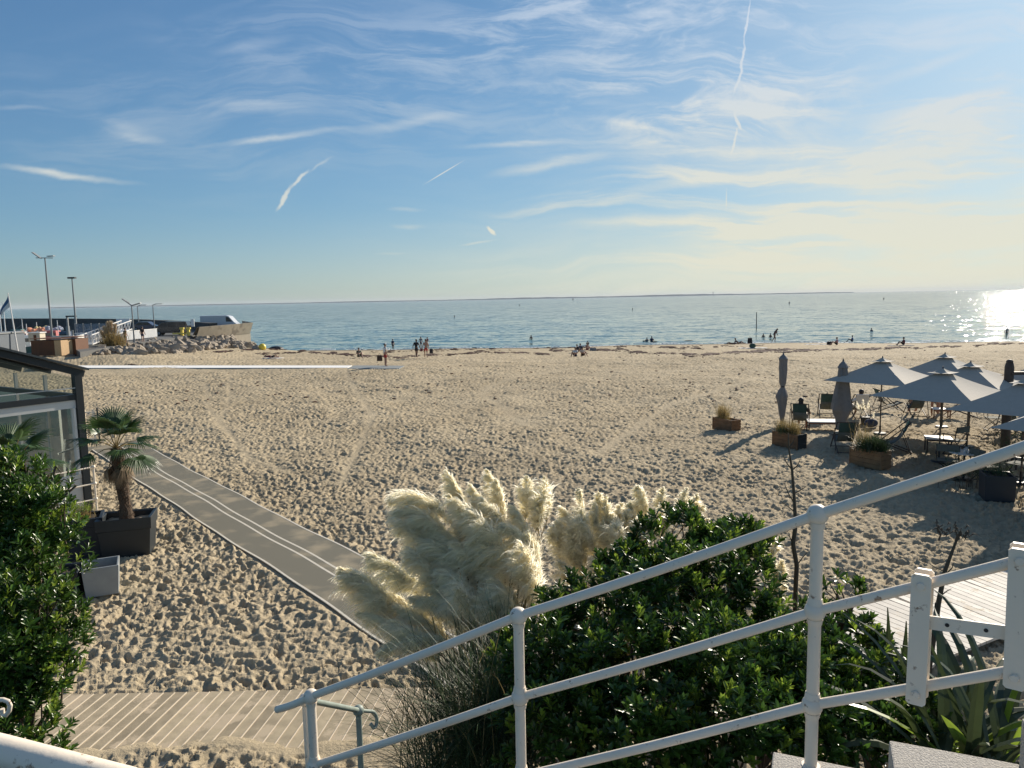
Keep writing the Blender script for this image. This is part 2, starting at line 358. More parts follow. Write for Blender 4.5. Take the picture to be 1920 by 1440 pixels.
    wt = N.new('ShaderNodeMapRange'); wt.inputs[1].default_value = -1.75; wt.inputs[2].default_value = -2.02; L.new(sx.outputs[2], wt.inputs[0])
    mx = N.new('ShaderNodeMixRGB'); L.new(wt.outputs[0], mx.inputs[0]); L.new(vs.outputs[0], mx.inputs[1]); mx.inputs[2].default_value = (.13, .10, .07, 1)
    L.new(mx.outputs[0], p.inputs['Base Color'])
    b1 = N.new('ShaderNodeBump'); b1.inputs['Distance'].default_value = .022; nb = noi(22, 6, .65); L.new(nb.outputs[0], b1.inputs['Height'])
    b2 = N.new('ShaderNodeBump'); b2.inputs['Distance'].default_value = .0025; L.new(n3.outputs[0], b2.inputs['Height']); L.new(b1.outputs[0], b2.inputs['Normal']); L.new(b2.outputs[0], p.inputs['Normal'])
    o = npmesh('beach', V, q, M_, None, True); tag(o, 'trampled pale sand beach running down to the sea', kind='structure')
build_beach()

# sea
def build_sea():
    M_ = bpy.data.materials.new('sea_water'); M_.use_nodes = True; nt = M_.node_tree; N = nt.nodes; L = nt.links; p = N['Principled BSDF']
    p.inputs['Base Color'].default_value = (.012, .075, .085, 1); p.inputs['Roughness'].default_value = .07; p.inputs['IOR'].default_value = 1.33
    tc = N.new('ShaderNodeTexCoord')
    mp = N.new('ShaderNodeMapping'); mp.inputs['Rotation'].default_value = (0, 0, rad(10)); mp.inputs['Scale'].default_value = (.42, 1, 1); L.new(tc.outputs['Object'], mp.inputs['Vector'])
    acc = None   # wave slopes: swell, chop and ripples tilt the surface normal
    for s, k, det in ((.05, .14, 2), (.30, .85, 3), (1.6, 1.35, 3)):
        n = N.new('ShaderNodeTexNoise'); n.inputs['Scale'].default_value = s; n.inputs['Detail'].default_value = det; n.inputs['Roughness'].default_value = .6; L.new(mp.outputs[0], n.inputs['Vector'])
        v1 = N.new('ShaderNodeVectorMath'); v1.operation = 'SUBTRACT'; v1.inputs[1].default_value = (.5, .5, .5); L.new(n.outputs['Color'], v1.inputs[0])
        v2 = N.new('ShaderNodeVectorMath'); v2.operation = 'MULTIPLY'; v2.inputs[1].default_value = (k * .8, k, 0); L.new(v1.outputs[0], v2.inputs[0])
        if acc:
            v3 = N.new('ShaderNodeVectorMath'); v3.operation = 'ADD'; L.new(acc, v3.inputs[0]); L.new(v2.outputs[0], v3.inputs[1]); acc = v3.outputs[0]
        else: acc = v2.outputs[0]
    v4 = N.new('ShaderNodeVectorMath'); v4.operation = 'ADD'; v4.inputs[1].default_value = (0, 0, 1); L.new(acc, v4.inputs[0]); v5 = N.new('ShaderNodeVectorMath'); v5.operation = 'NORMALIZE'; L.new(v4.outputs[0], v5.inputs[0])
    L.new(v5.outputs[0], p.inputs['Normal'])
    # shallow water over sand near the beach, wind lanes further out
    sx = N.new('ShaderNodeSeparateXYZ'); L.new(tc.outputs['Object'], sx.inputs[0])
    mr = N.new('ShaderNodeMapRange'); mr.interpolation_type = 'SMOOTHSTEP'; mr.inputs[1].default_value = 105; mr.inputs[2].default_value = 420; L.new(sx.outputs[1], mr.inputs[0])
    mx = N.new('ShaderNodeMixRGB'); L.new(mr.outputs[0], mx.inputs[0]); mx.inputs[1].default_value = (.045, .15, .165, 1); mx.inputs[2].default_value = (.014, .075, .085, 1)
    L.new(mx.outputs[0], p.inputs['Base Color'])
    m = MB(); m.add([(-14000, 60, SEA), (14000, 60, SEA), (14000, 14000, SEA), (-14000, 14000, SEA)], [(0, 1, 2, 3)])
    tag(m.build('sea', M_), 'calm blue green sea glittering under the low sun', kind='structure')
build_sea()

# swash foam along the waterline
mWhite = mat('white_paint', (.84, .73, .585), .42, var=.05, vscale=3, rust=((.30, .20, .13), 26, .63), bump=.0006, bscale=90)
def build_foam():
    m = MB()
    for x in np.arange(-30, 105, .5):
        yy = None
        for y in np.arange(96, 130, .2):
            if base_h(x, y) < SEA + .01: yy = y; break
        if yy is None: continue
        w = .3 + .5 * rnd.random() + .3 * math.sin(x * .6); o = .5 * math.sin(x * .35)
        if w > .35: m.box((x, yy + .6 + o, SEA + .012), (.62, w, .02), rz=rnd.uniform(-.15, .15))
        if rnd.random() < .35: m.box((x + rnd.random(), yy + 2.8 + o + rnd.random(), SEA + .012), (1.2, .25, .03), rz=rnd.uniform(-.1, .1))
    o = m.build('sea_foam', mat('foam', (.75, .78, .78), .8)); tag(o, 'thin broken line of white foam at the water edge', kind='stuff')
build_foam()

# far shore
def build_far():
    m = MB(); mm = mat('haze_toned_trees', (.20, .24, .25), .9)  # pale grey-blue puts extra haze into the tree colour
    D = 9000; prev = None; n = 300
    for i in range(n):
        px = 90 + (1600 - 90) * i / (n - 1); d = ray(px, 560); X = d[0] / d[1] * D
        t = i / (n - 1); env = min(1, (1 - t) * 6) * (.35 + .65 * sstep(px, 780, 1080))
        hh = .62 * (6 + 17 * env * (.75 + .35 * math.sin(px * .021) + .15 * math.sin(px * .13)) + 4 * rnd.random())
        if prev:
            m.add([(prev[0], D, SEA - .5), (X, D, SEA - .5), (X, D, hh), (prev[0], D, prev[1]), (prev[0], D + 900, SEA - .5), (X, D + 900, SEA - .5), (X, D + 900, hh), (prev[0], D + 900, prev[1])],
                  [(0, 1, 2, 3), (3, 2, 6, 7), (5, 4, 7, 6)])
        prev = (X, hh)
    tag(m.build('far_land', mm), 'low wooded island along the horizon', kind='structure')
    mg = mat('far_tower', (.12, .13, .13), .9)
    d = ray(1337, 552); X = d[0] / d[1] * 8950
    m = MB(); m.tube([(0, 0, -2), (0, 0, 34)], [5, 3.5], 8); m.ball((0, 0, 36), 6, 8, 6, (1, 1, .7))
    o = m.build('water_tower', mg); o.location = (X, 8950, 0); tag(o, 'tiny tower standing on the hazy island at the horizon', 'tower')
build_far()

# ------------------------------------------------------------------ materials
mGrey = mat('grey_pipe', (.46, .47, .45), .45, var=.08, vscale=5, rust=((.22, .14, .08), 18, .72), bump=.0006, bscale=70)
mGreenPipe = mat('weathered_pipe', (.23, .27, .23), .55, var=.2, vscale=9, rust=((.16, .11, .06), 20, .66))
mStone = mat('granite', (.44, .41, .36), .9, var=.35, vscale=120, bump=.006, bscale=160, rust=((.12, .11, .10), 150, .60))
mLeaf = mat('leaf', (.050, .105, .016), .30, var=.35, vscale=2.5, trans=.34, spec=.45, island=.5)
mLeafY = mat('young_sunlit_leaf', (.22, .31, .04), .32, var=.25, vscale=3, trans=.4, island=.35)  # yellow-green new growth, its colour brightened to paint sunlit tips
mTwig = mat('twig', (.10, .075, .05), .9)
mBlade = mat('grass_blade', (.048, .082, .030), .5, var=.3, island=.5, trans=.25)
mDry = mat('dry_grass', (.32, .24, .10), .8, var=.25, island=.4, trans=.35)
mPlume = mat('plume_fibre', (.97, .93, .79), .8, var=.03, island=.06, trans=.80, spec=.1)
mPlumeG = mat('young_plume_fibre', (.93, .90, .76), .8, var=.04, island=.08, trans=.75, spec=.1)
mPalm = mat('palm_leaf', (.055, .10, .03), .38, var=.2, trans=.25, island=.3)
mPalmDead = mat('dead_palm_leaf', (.22, .16, .10), .85, var=.3, island=.35)
mBark = mat('palm_fibre_bark', (.10, .065, .04), .95, var=.5, vscale=30, bump=.02, bscale=50)
mFlax = mat('flax_leaf', (.055, .075, .032), .4, var=.25, vscale=4, trans=.2, island=.45)
mWood = mat('weathered_boards', (.35, .285, .185), .8, var=.22, vscale=6, island=.22, bump=.002, bscale=50, rust=((.46, .37, .25), 2.2, .52))
mWoodPale = mat('pale_boards', (.56, .52, .45), .75, var=.16, vscale=6, island=.18, bump=.002, bscale=50, rust=((.44, .37, .27), 2.5, .56))
mPlanter = mat('planter_boards', (.17, .085, .036), .7, var=.3, vscale=5, island=.22, bump=.002, bscale=40)
mBlack = mat('black_paint', (.012, .013, .015), .5)
mDarkGrey = mat('anthracite', (.013, .019, .023), .45, var=.15, vscale=3)
mResin = mat('grey_resin', (.27, .29, .29), .5, var=.10, vscale=6)
mNavyRes = mat('shade_darkened_navy', (.014, .020, .028), .5, var=.12, vscale=5)  # navy resin, colour darkened further for the shadow over the terrace cube
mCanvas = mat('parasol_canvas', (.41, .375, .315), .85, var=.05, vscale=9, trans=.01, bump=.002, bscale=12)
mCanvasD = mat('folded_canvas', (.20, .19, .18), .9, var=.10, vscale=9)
mSling = mat('chair_canvas', (.13, .14, .12), .9, var=.1, trans=.1)
mSlingG = mat('green_band_canvas', (.035, .075, .065), .9, var=.1)
mDWood = mat('dark_wood', (.055, .038, .028), .6, var=.2)
mRedWood = mat('red_wood', (.30, .12, .055), .6, var=.2)
mSoil = mat('soil', (.06, .045, .03), 1.0, var=.4, vscale=20, bump=.02, bscale=30)
mSand2 = mat('loose_sand', (.46, .36, .25), .95, var=.1, vscale=40, bump=.01, bscale=30)

def world_ground(px, py): return G(px, py)

# ------------------------------------------------------------------ beach mats
def build_mat():
    o2 = MORG; z0 = .015
    def pt(u, v, z): return (o2[0] + mdir[0] * u + mnor[0] * v, o2[1] + mdir[1] * u + mnor[1] * v, z)
    t = thing('beach_mat', 'long grey ribbed roll-out mat with two white centre lines crossing the sand', 'mat', pt(0, MW / 2, 0))
    us = np.arange(MU0, MU1, .25)
    def strip(m, v0, v1, z, th=.012):
        n = len(us); o_ = len(m.v)
        for k, u in enumerate(us):
            w = .025 * math.sin(u * .8) + .012 * math.sin(u * 2.3)
            pa = pt(u, v0 + w, 0); pb = pt(u, v1 + w, 0); za = z + .006 + float(base_h(pa[0], pa[1])); zb = z + .006 + float(base_h(pb[0], pb[1]))
            m.v += [pt(u, v0 + w, za - th), pt(u, v0 + w, za), pt(u, v1 + w, zb), pt(u, v1 + w, zb - th)]
        for k in range(n - 1):
            a = k * 4 + o_
            m.f += [(a, a + 1, a + 5, a + 4), (a + 1, a + 2, a + 6, a + 5), (a + 2, a + 3, a + 7, a + 6)]
    mm = bpy.data.materials.new('ribbed_mat'); mm.use_nodes = True; nt = mm.node_tree; N = nt.nodes; L = nt.links; p = N['Principled BSDF']; p.inputs['Roughness'].default_value = .85
    tc = N.new('ShaderNodeTexCoord'); mp = N.new('ShaderNodeMapping'); mp.inputs['Rotation'].default_value = (0, 0, -math.atan2(mdir[1], mdir[0])); L.new(tc.outputs['Object'], mp.inputs['Vector'])
    wv = N.new('ShaderNodeTexWave'); wv.wave_type = 'BANDS'; wv.bands_direction = 'X'; wv.inputs['Scale'].default_value = 9.5; wv.inputs['Distortion'].default_value = .3; L.new(mp.outputs[0], wv.inputs['Vector'])
    nz = N.new('ShaderNodeTexNoise'); nz.inputs['Scale'].default_value = 1.4; nz.inputs['Detail'].default_value = 8; L.new(tc.outputs['Object'], nz.inputs['Vector'])
    c1 = N.new('ShaderNodeMixRGB'); L.new(wv.outputs['Fac'], c1.inputs[0]); c1.inputs[1].default_value = (.075, .070, .048, 1); c1.inputs[2].default_value = (.22, .20, .145, 1)
    r = N.new('ShaderNodeMapRange'); r.inputs[1].default_value = .50; r.inputs[2].default_value = .68; L.new(nz.outputs[0], r.inputs[0])
    c2 = N.new('ShaderNodeMixRGB'); L.new(r.outputs[0], c2.inputs[0]); L.new(c1.outputs[0], c2.inputs[1]); c2.inputs[2].default_value = (.30, .25, .165, 1); L.new(c2.outputs[0], p.inputs['Base Color'])
    b = N.new('ShaderNodeBump'); b.inputs['Distance'].default_value = .004; L.new(wv.outputs['Fac'], b.inputs['Height']); L.new(b.outputs[0], p.inputs['Normal'])
    m = MB(); strip(m, 0.04, MW / 2 - .12, z0); strip(m, MW / 2 + .12, MW - .04, z0); strip(m, MW / 2 - .075, MW / 2 + .075, z0)
    m.build('mat_strip', mm, t, world=True)
    ml = mat('mat_line', (.60, .55, .45), .8, var=.1, vscale=10)
    for v0, v1 in ((MW / 2 - .12, MW / 2 - .075), (MW / 2 + .075, MW / 2 + .12)):
        m = MB(); strip(m, v0, v1, z0 + .002); m.build('centre_line', ml, t, world=True)
    for v0, v1 in ((0, .04), (MW - .04, MW)):
        m = MB(); strip(m, v0, v1, z0 + .004, .02); m.build('mat_edge', ml, t, world=True)
    # mat running left behind the palm from the far end
    a = pt(MU0 + .9, 0, 0); ang = math.atan2(mdir[1], mdir[0])
    m = MB(); 
    t2 = thing('beach_mat', 'short plain grey mat leading from behind the palm towards the glazed pavilion', 'mat', (a[0], a[1], 0))
    m.box((-1.9, -.35, .0), (3.6, 1.5, .02), rz=rad(14)); m.build('mat_strip', mm, t2)
build_mat()

# ------------------------------------------------------------------ boardwalks
def board_left():
    m = MB(); g = MB(); x = -7.0; a = math.atan2(1.17, .14); w = .150; L_ = 1.6
    while x < 1.4:
        lx = w + rnd.uniform(-.004, .004)
        m.box((x, 8.36, .012 + rnd.uniform(-.003, .003)), (lx - .020, L_, .03), rz=a - math.pi / 2)
        g.box((x + w / 2, 8.36, .022), (.011, L_ - .02, .024), rz=a - math.pi / 2)
        x += w
    tag(m.build('boardwalk', mWood), 'weathered boardwalk of slanting boards half drifted over with sand at lower left', kind='structure')
    tag(g.build('sand_in_joints', mat('joint_sand', (.66, .56, .42), .95, var=.1)), 'pale sand packed in the joints of the boardwalk', kind='stuff')
board_left()
def board_right():
    pts = [at(1560, 1262), at(1640, 1205), at(1760, 1162), at(1900, 1128), at(2060, 1098), at(2260, 1070)]
    c = [(p.x, p.y) for p in pts]; m = MB(); ug = MB()
    L_ = [0]
    for i in range(1, len(c)): L_.append(L_[-1] + math.hypot(c[i][0] - c[i - 1][0], c[i][1] - c[i - 1][1]))
    s = 0
    while s < L_[-1] - .05:
        x = np.interp(s, L_, [q[0] for q in c]); y = np.interp(s, L_, [q[1] for q in c]); x2 = np.interp(s + .1, L_, [q[0] for q in c]); y2 = np.interp(s + .1, L_, [q[1] for q in c])
        a = math.atan2(y2 - y, x2 - x)
        m.box((x, y, .07 + rnd.uniform(-.002, .002)), (.128, 1.75, .04), rz=a)
        s += .142
    for o_ in (-.7, .7):
        pass
    tag(m.build('boardwalk', mWoodPale), 'curving pale timber boardwalk over the sand at lower right', kind='structure')
board_right()
def far_walk():
    a, b, c, d = at(60, 690.5, .02), at(652, 690.2, .02), at(660, 686, .02), at(60, 686, .02)
    m = MB(); m.prism([(a.x, a.y), (b.x, b.y), (c.x, c.y), (d.x, d.y)], .0, .055)
    tag(m.build('path', mat('white_walkway', (.85, .83, .78), .7, var=.04)), 'long narrow white walkway laid straight across the sand', kind='structure')
    a, b, c, d = at(650, 692.5, .02), at(748, 692.5, .02), at(758, 687, .02), at(664, 686.5, .02)
    m = MB(); m.prism([(a.x, a.y), (b.x, b.y), (c.x, c.y), (d.x, d.y)], .0, .08)
    o = m.build('mat', mat('grey_mat', (.20, .22, .22), .8, var=.15, vscale=2)); tag(o, 'grey mat at the seaward end of the white walkway under the man with the bag', 'mat')
far_walk()

# seaweed wrack lines
def wrack():
    m = MB()
    lines = [(380, 660, 560, 652, 90), (560, 658, 660, 666, 60), (640, 664, 760, 671, 60), (760, 668, 900, 661, 50), (900, 659, 1040, 664, 70), (1030, 658, 1180, 655, 60),
             (1110, 656, 1300, 665, 80), (1240, 652, 1320, 653, 24), (1290, 667, 1450, 655, 120), (1380, 660, 1500, 658, 80), (1440, 655, 1560, 656, 80), (1560, 657, 1700, 651, 90), (1700, 653, 1800, 648, 30), (1820, 647, 1920, 643, 30), (870, 645, 960, 648, 10),
             (600, 651, 700, 655, 26), (820, 653, 960, 655, 22), (700, 660, 860, 656, 30), (1150, 650, 1320, 649, 24), (1000, 652, 1120, 651, 20), (480, 664, 560, 661, 30), (240, 683, 270, 683, 4), (700, 640.5, 735, 641, 4), (1340, 650, 1440, 648, 16)]
    for x0, y0, x1, y1, n in lines:
        for i in range(int(n * 3.2)):
            t = rnd.random(); cl = .5 + .5 * math.sin(t * 23 + x0); 
            if rnd.random() > .35 + .65 * cl: continue
            px = x0 + (x1 - x0) * t + rnd.gauss(0, 3); py = y0 + (y1 - y0) * t + rnd.gauss(0, .9) + .8 * math.sin(t * 9 + y0)
            p = G(px, py); r = rnd.uniform(.06, .22) * (.5 + cl)
            m.ball(p + Vector((0, 0, -.01)), r, 7, 4, (rnd.uniform(1, 2.2), rnd.uniform(.4, 1), rnd.uniform(.15, .32)), rz=rnd.uniform(-.4, .4))
    # scattered debris on the dry sand
    for i in range(260):
        p = G(rnd.uniform(160, 1900), rnd.uniform(655, 760)); m.ball(p + Vector((0, 0, .02)), rnd.uniform(.03, .10), 6, 4, (1.6, 1, .4), rz=rnd.random() * 3)
    o = m.build('seaweed', mat('seaweed', (.085, .038, .024), .9, var=.4, vscale=3)); tag(o, 'dark brown seaweed lying in broken lines along the beach', kind='stuff')
wrack()

# ------------------------------------------------------------------ foreground railing
u_st = Vector((-.925, .38, 0)).normalized(); n_st = Vector((u_st.y, -u_st.x, 0))   # down the stair, and towards the beach side
def joint_ball(m, p, r=.036): m.ball(p, r, 20, 14)
def railing():
    t = thing('pipe_railing', 'white painted pipe railing with ball joints sloping down the stairs across the view', 'railing', (0.99, 2.38, 3.4))
    tops = [Vector((.9928, 2.38, 4.2775)), Vector((.0072, 2.75, 3.788)), Vector((-.9347, 3.19, 3.234))]
    up = aty(1985, 822, 1.93); tops.insert(0, up + Vector((0.35, -.14, .19)))
    s = .33
    for i, p in enumerate(tops):
        zb = p.z - .89 if i < 3 else p.z - .9
        m = MB(); r = .0205
        m.tube([p, (p.x, p.y, p.z - .30), (p.x, p.y, p.z - .325), (p.x, p.y, p.z - .62), (p.x, p.y, p.z - .655), (p.x, p.y, zb)], [r, r * 1.0, r, r, r, r], 20)
        post = m.build('post', mWhite, t, True, world=True)
        for k in range(3 if i < 3 else 2):
            b = MB(); q = (p.x, p.y, p.z - s * k)
            joint_ball(b, q, .0345); b.tube([(q[0], q[1], q[2] - .045), (q[0], q[1], q[2] - .025)], [.0225, .0265], 20)
            if k: b.tube([(q[0], q[1], q[2] + .025), (q[0], q[1], q[2] + .045)], [.0265, .0225], 20)
            b.build('ball_joint', mWhite, post, True, world=True)
        if i < 3:
            b = MB(); b.tube([(p.x, p.y, zb - .002), (p.x, p.y, zb + .015)], [.045, .03], 20); b.build('foot_flange', mWhite, post, True, world=True)
    for k in range(3):
        pts = [q - Vector((0, 0, s * k)) for q in tops]
        if k == 0: pts.append(aty(520, 1330, 3.30)) ;
        if k == 2: pts = pts[:3] + [pts[3]]
        dense = []
        for a, b in zip(pts[:-1], pts[1:]):
            for j in range(6): 
                f = j / 6; q = a.lerp(b, f); q = q - Vector((0, 0, .006 * math.sin(f * math.pi))); dense.append(q)
        dense.append(pts[-1])
        m = MB(); m.tube(dense, .0165 if k else .0175, 18); m.build('rail', mWhite, t, True, world=True)
    # clamped plates joining the two lower rails upstream of the first post
    for (tx, ty, bx, by, wpx) in ((1731, 1072, 1719, 1313, 15), (1914, 1024, 1902, 1284, 17)):
        def hit(px, py, k):   # where the sight line crosses the rail's vertical plane
            a, b = tops[0], tops[1]; d = ray(px, py); nx, ny = -(b.y - a.y), b.x - a.x
            tt = (nx * a.x + ny * a.y) / (nx * d[0] + ny * d[1]); return Vector((d[0] * tt, d[1] * tt, CH + d[2] * tt))
        A = hit(tx, ty, 0); B = hit(bx, by, 0); ax = (A - B).normalized(); mid = (A + B) / 2
        side = (tops[0] - tops[1]); side.z = 0; side.normalize(); nn = Vector((side.y, -side.x, 0)); 
        if nn.y > 0: nn = -nn
        m = MB()
        for off in (.028, -.028):
            c = mid + nn * off; hw = .027; hl = (A - B).length / 2; th = .006
            v = []
            prof = [(-hw, -hl), (hw, -hl), (hw, hl), (-hw, hl)]
            ch = .008; prof = [(-hw + ch, -hl), (hw - ch, -hl), (hw, -hl + ch), (hw, hl - ch), (hw - ch, hl), (-hw + ch, hl), (-hw, hl - ch), (-hw, -hl + ch)]
            for q in (-th, th):
                for a_, b_ in prof: v.append(c + side * a_ + ax * b_ + nn * q)
            n = 8; m.add(v, [tuple(range(n)), tuple(reversed(range(n, 2 * n)))] + [((i + 1) % n, i, n + i, n + (i + 1) % n) for i in range(n)])
        pl = m.build('clamp_plate', mWhite, t, world=True)
        for e in (-1, 1):
            b = MB(); c = mid + ax * e * ((A - B).length / 2 - .035); b.tube([c + nn * .036, c + nn * .043], [.013, .010], 14); b.tube([c - nn * .034, c + nn * .034], .007, 10); b.build('bolt', mWhite, pl, world=True)
    a = hit(1738, 1163, 0); b = hit(1896, 1184, 0); d = (b - a); L_ = d.length; d.normalize(); upv = Vector((0, 0, 1)); w2 = d.cross(nn).normalized()
    m = MB(); v = []
    for q in (-.003, .003):
        for e, f in ((0, -.021), (L_, -.021), (L_, .021), (0, .021)): v.append(a + d * e + w2 * f + nn * (q + .014))
    m.add(v, [(0, 1, 2, 3), (7, 6, 5, 4), (0, 4, 5, 1), (1, 5, 6, 2), (2, 6, 7, 3), (3, 7, 4, 0)])
    cb = m.build('cross_bar', mWhite, t, world=True)
    for e in (.16, .62):
        b2 = MB(); c = a + d * (L_ * (e + .1)) + nn * .0175; b2.tube([c, c + nn * .0015], .006, 12); b2.build('bolt_hole', mBlack, cb, world=True)
railing()

def landing_rail():
    p0 = aty(573, 1312, 3.42); p1 = aty(672, 1332, 4.15)
    t = thing('landing_railing', 'weathered greenish pipe railing on the landing behind the lowest white post', 'railing', (p0.x, p0.y, 2.2))
    posts = [(p0, mWhite), (p1, mGreenPipe)]
    for p, mm in posts:
        m = MB(); m.tube([p, (p.x, p.y, p.z - 1.0)], .0175, 16); po = m.build('post', mm, t, True, world=True)
        for k in (0, .44 if mm is mWhite else 2):
            if k < 1:
                b = MB(); joint_ball(b, (p.x, p.y, p.z - k), .033); b.build('ball_joint', mm, po, True, world=True)
    m = MB(); m.tube([p0, p0.lerp(p1, .5), p1], .015, 14); m.build('rail', mGreenPipe, t, True, world=True)
    m = MB(); m.tube([p0 - Vector((0, 0, .46)), p1 - Vector((0, 0, .46))], .014, 14); m.build('rail', mGreenPipe, t, True, world=True)
    e = aty(697, 1334, 4.25); pts = [p1, e]
    c0 = e; dirx = (e - p1).normalized()
    for k in range(1, 9):
        a = k / 8 * math.pi * .9; pts.append(c0 + dirx * (.05 * math.sin(a)) + Vector((0, 0, -.055 * (1 - math.cos(a)))))
    pts.append(pts[-1] + Vector((-.02, 0, .03)))
    m = MB(); m.tube(pts, .011, 12); m.build('curled_end', mGreenPipe, t, True, world=True)
landing_rail()

def near_rail():
    a = aty(-150, 1372, .95); b = aty(0, 1409, .93); c = aty(235, 1470, .90); d = aty(420, 1530, .87)
    t = thing('handrail', 'out of focus pale blue white handrail crossing the bottom left corner', 'handrail', a)
    m = MB(); m.tube([a, b, c, d], .021, 20); m.build('rail', mWhite, t, True, world=True)
    m = MB(); m.tube([d, d + Vector((0, 0, -1.0))], .018, 12); m.build('post', mWhite, t, True, world=True)
    a = aty(-60, 1313, 3.6); b = aty(4, 1311, 3.6)
    t = thing('curled_handrail', 'thin white handrail end curling down in front of the left hedge', 'handrail', a)
    pts = [a, b]
    for k in range(1, 7):
        q = k / 6 * math.pi * .62; pts.append(b + Vector((.026 * math.sin(q * 1.25), 0, -.045 * (1 - math.cos(q)) )))
    pts += [aty(17, 1332, 3.6), aty(10, 1341, 3.6), aty(4, 1338, 3.6), aty(5, 1328, 3.6)]
    m = MB(); m.tube([a, aty(6, 1312, 3.6), aty(15, 1315, 3.6), aty(19, 1323, 3.6), aty(17, 1333, 3.6), aty(11, 1341, 3.6), aty(5, 1339, 3.6), aty(4, 1329, 3.6)], .0115, 12); m.build('rail', mWhite, t, True, world=True)
    m = MB(); m.tube([a, a + Vector((0, 0, -1.6))], .012, 10); m.build('post', mWhite, t, True, world=True)
near_rail()

# stair wall capped by stone steps
def stairs():
    base = at(1667, 1387, 3.55)
    for k, lab in ((-4, None), (-3, None), (-2, None), (-1, 'rough granite step slab carrying the foot of the tall white post'), (0, 'rough granite step slab in the lower right corner, the wide middle one'), (1, 'rough granite step slab rising at the right edge of the picture'), (2, None), (3, None)):
        p = base - u_st * (.357 * k); z = 3.55 + .15 * k
        if k == -1: p = p - u_st * (-.0)
        m = MB(); c = [p, p - u_st * .36, p - u_st * .36 - n_st * 1.5, p - n_st * 1.5]
        if k < 0: c = [p + n_st * .05, p - u_st * .355 + n_st * .05, p - u_st * .355 - n_st * 1.5, p - n_st * 1.5]
        m.prism([(q.x, q.y) for q in c], z - .155, z)
        t = m.build('stone_step', mStone); t.name = 'stone_step'; bev(t, .006, 2)
        tag(t, lab or 'granite step slab of the stairs hidden below the picture edge', 'step', 'granite steps of the stairs')
n_st_dir = None
# make n_st point to the beach (away from the camera)
if n_st.y < 0: n_st = -n_st
stairs()

# ------------------------------------------------------------------ vegetation builders
nr = np.random.default_rng(11)
def unit(a): return a / np.maximum(np.linalg.norm(a, axis=-1, keepdims=True), 1e-9)
def leaves_np(P, D, U, L_, W_, fold=.25, curl=.12):
    """P base (n,3), D direction, U leaf normal; returns verts (n*6) and quads"""
    n = len(P); Sd = unit(np.cross(D, U)); U2 = unit(np.cross(Sd, D)); L_ = np.asarray(L_).reshape(-1, 1) * np.ones((n, 1)); W_ = np.asarray(W_).reshape(-1, 1) * np.ones((n, 1))
    b = P; m1 = P + D * L_ * .38; m2 = P + D * L_ * .72 - U2 * L_ * curl * .4; t = P + D * L_ - U2 * L_ * curl
    v = np.stack([b, m1 + Sd * W_ * .42 + U2 * W_ * fold, m1, m1 - Sd * W_ * .42 + U2 * W_ * fold, m2 + Sd * W_ * .48 + U2 * W_ * fold, m2, m2 - Sd * W_ * .48 + U2 * W_ * fold, t], 1).reshape(-1, 3)
    q = np.array([[0, 2, 1, 1], [0, 3, 2, 2], [1, 2, 5, 4], [2, 3, 6, 5], [4, 5, 7, 7], [5, 6, 7, 7]])
    tri = np.array([[0, 2, 1], [0, 3, 2], [1, 2, 5], [1, 5, 4], [2, 3, 6], [2, 6, 5], [4, 5, 7], [5, 6, 7]])
    f = (np.arange(n)[:, None, None] * 8 + tri[None]).reshape(-1, 3)
    return v, f
def shoots(P, D, per, leaf, wid, spread=(.35, 1.1), slen=.07):
    n = len(P); D = unit(D); ref = np.where(np.abs(D[:, 2:3]) < .9, np.array([[0, 0, 1.]]), np.array([[1., 0, 0]]))
    A = unit(np.cross(D, ref)); B = np.cross(D, A)
    k = np.arange(per); ph = k * 2.39996; f = k / (per - 1)
    ph = ph[None] + nr.random((n, 1)) * 6.28
    tilt = (spread[1] + (spread[0] - spread[1]) * f)[None] + nr.normal(0, .12, (n, per))
    rad_ = A[:, None] * np.cos(ph)[..., None] + B[:, None] * np.sin(ph)[..., None]
    d = D[:, None] * np.cos(tilt)[..., None] + rad_ * np.sin(tilt)[..., None]
    base = P[:, None] + D[:, None] * (f[None, :, None] * slen)
    up = D[:, None] * np.sin(tilt)[..., None] - rad_ * np.cos(tilt)[..., None]
    up = -up * -1
    L_ = leaf * (1 - .35 * f[None]) * nr.uniform(.75, 1.2, (n, per))
    return leaves_np(base.reshape(-1, 3), d.reshape(-1, 3), up.reshape(-1, 3), L_.ravel(), (L_ * wid / leaf).ravel())
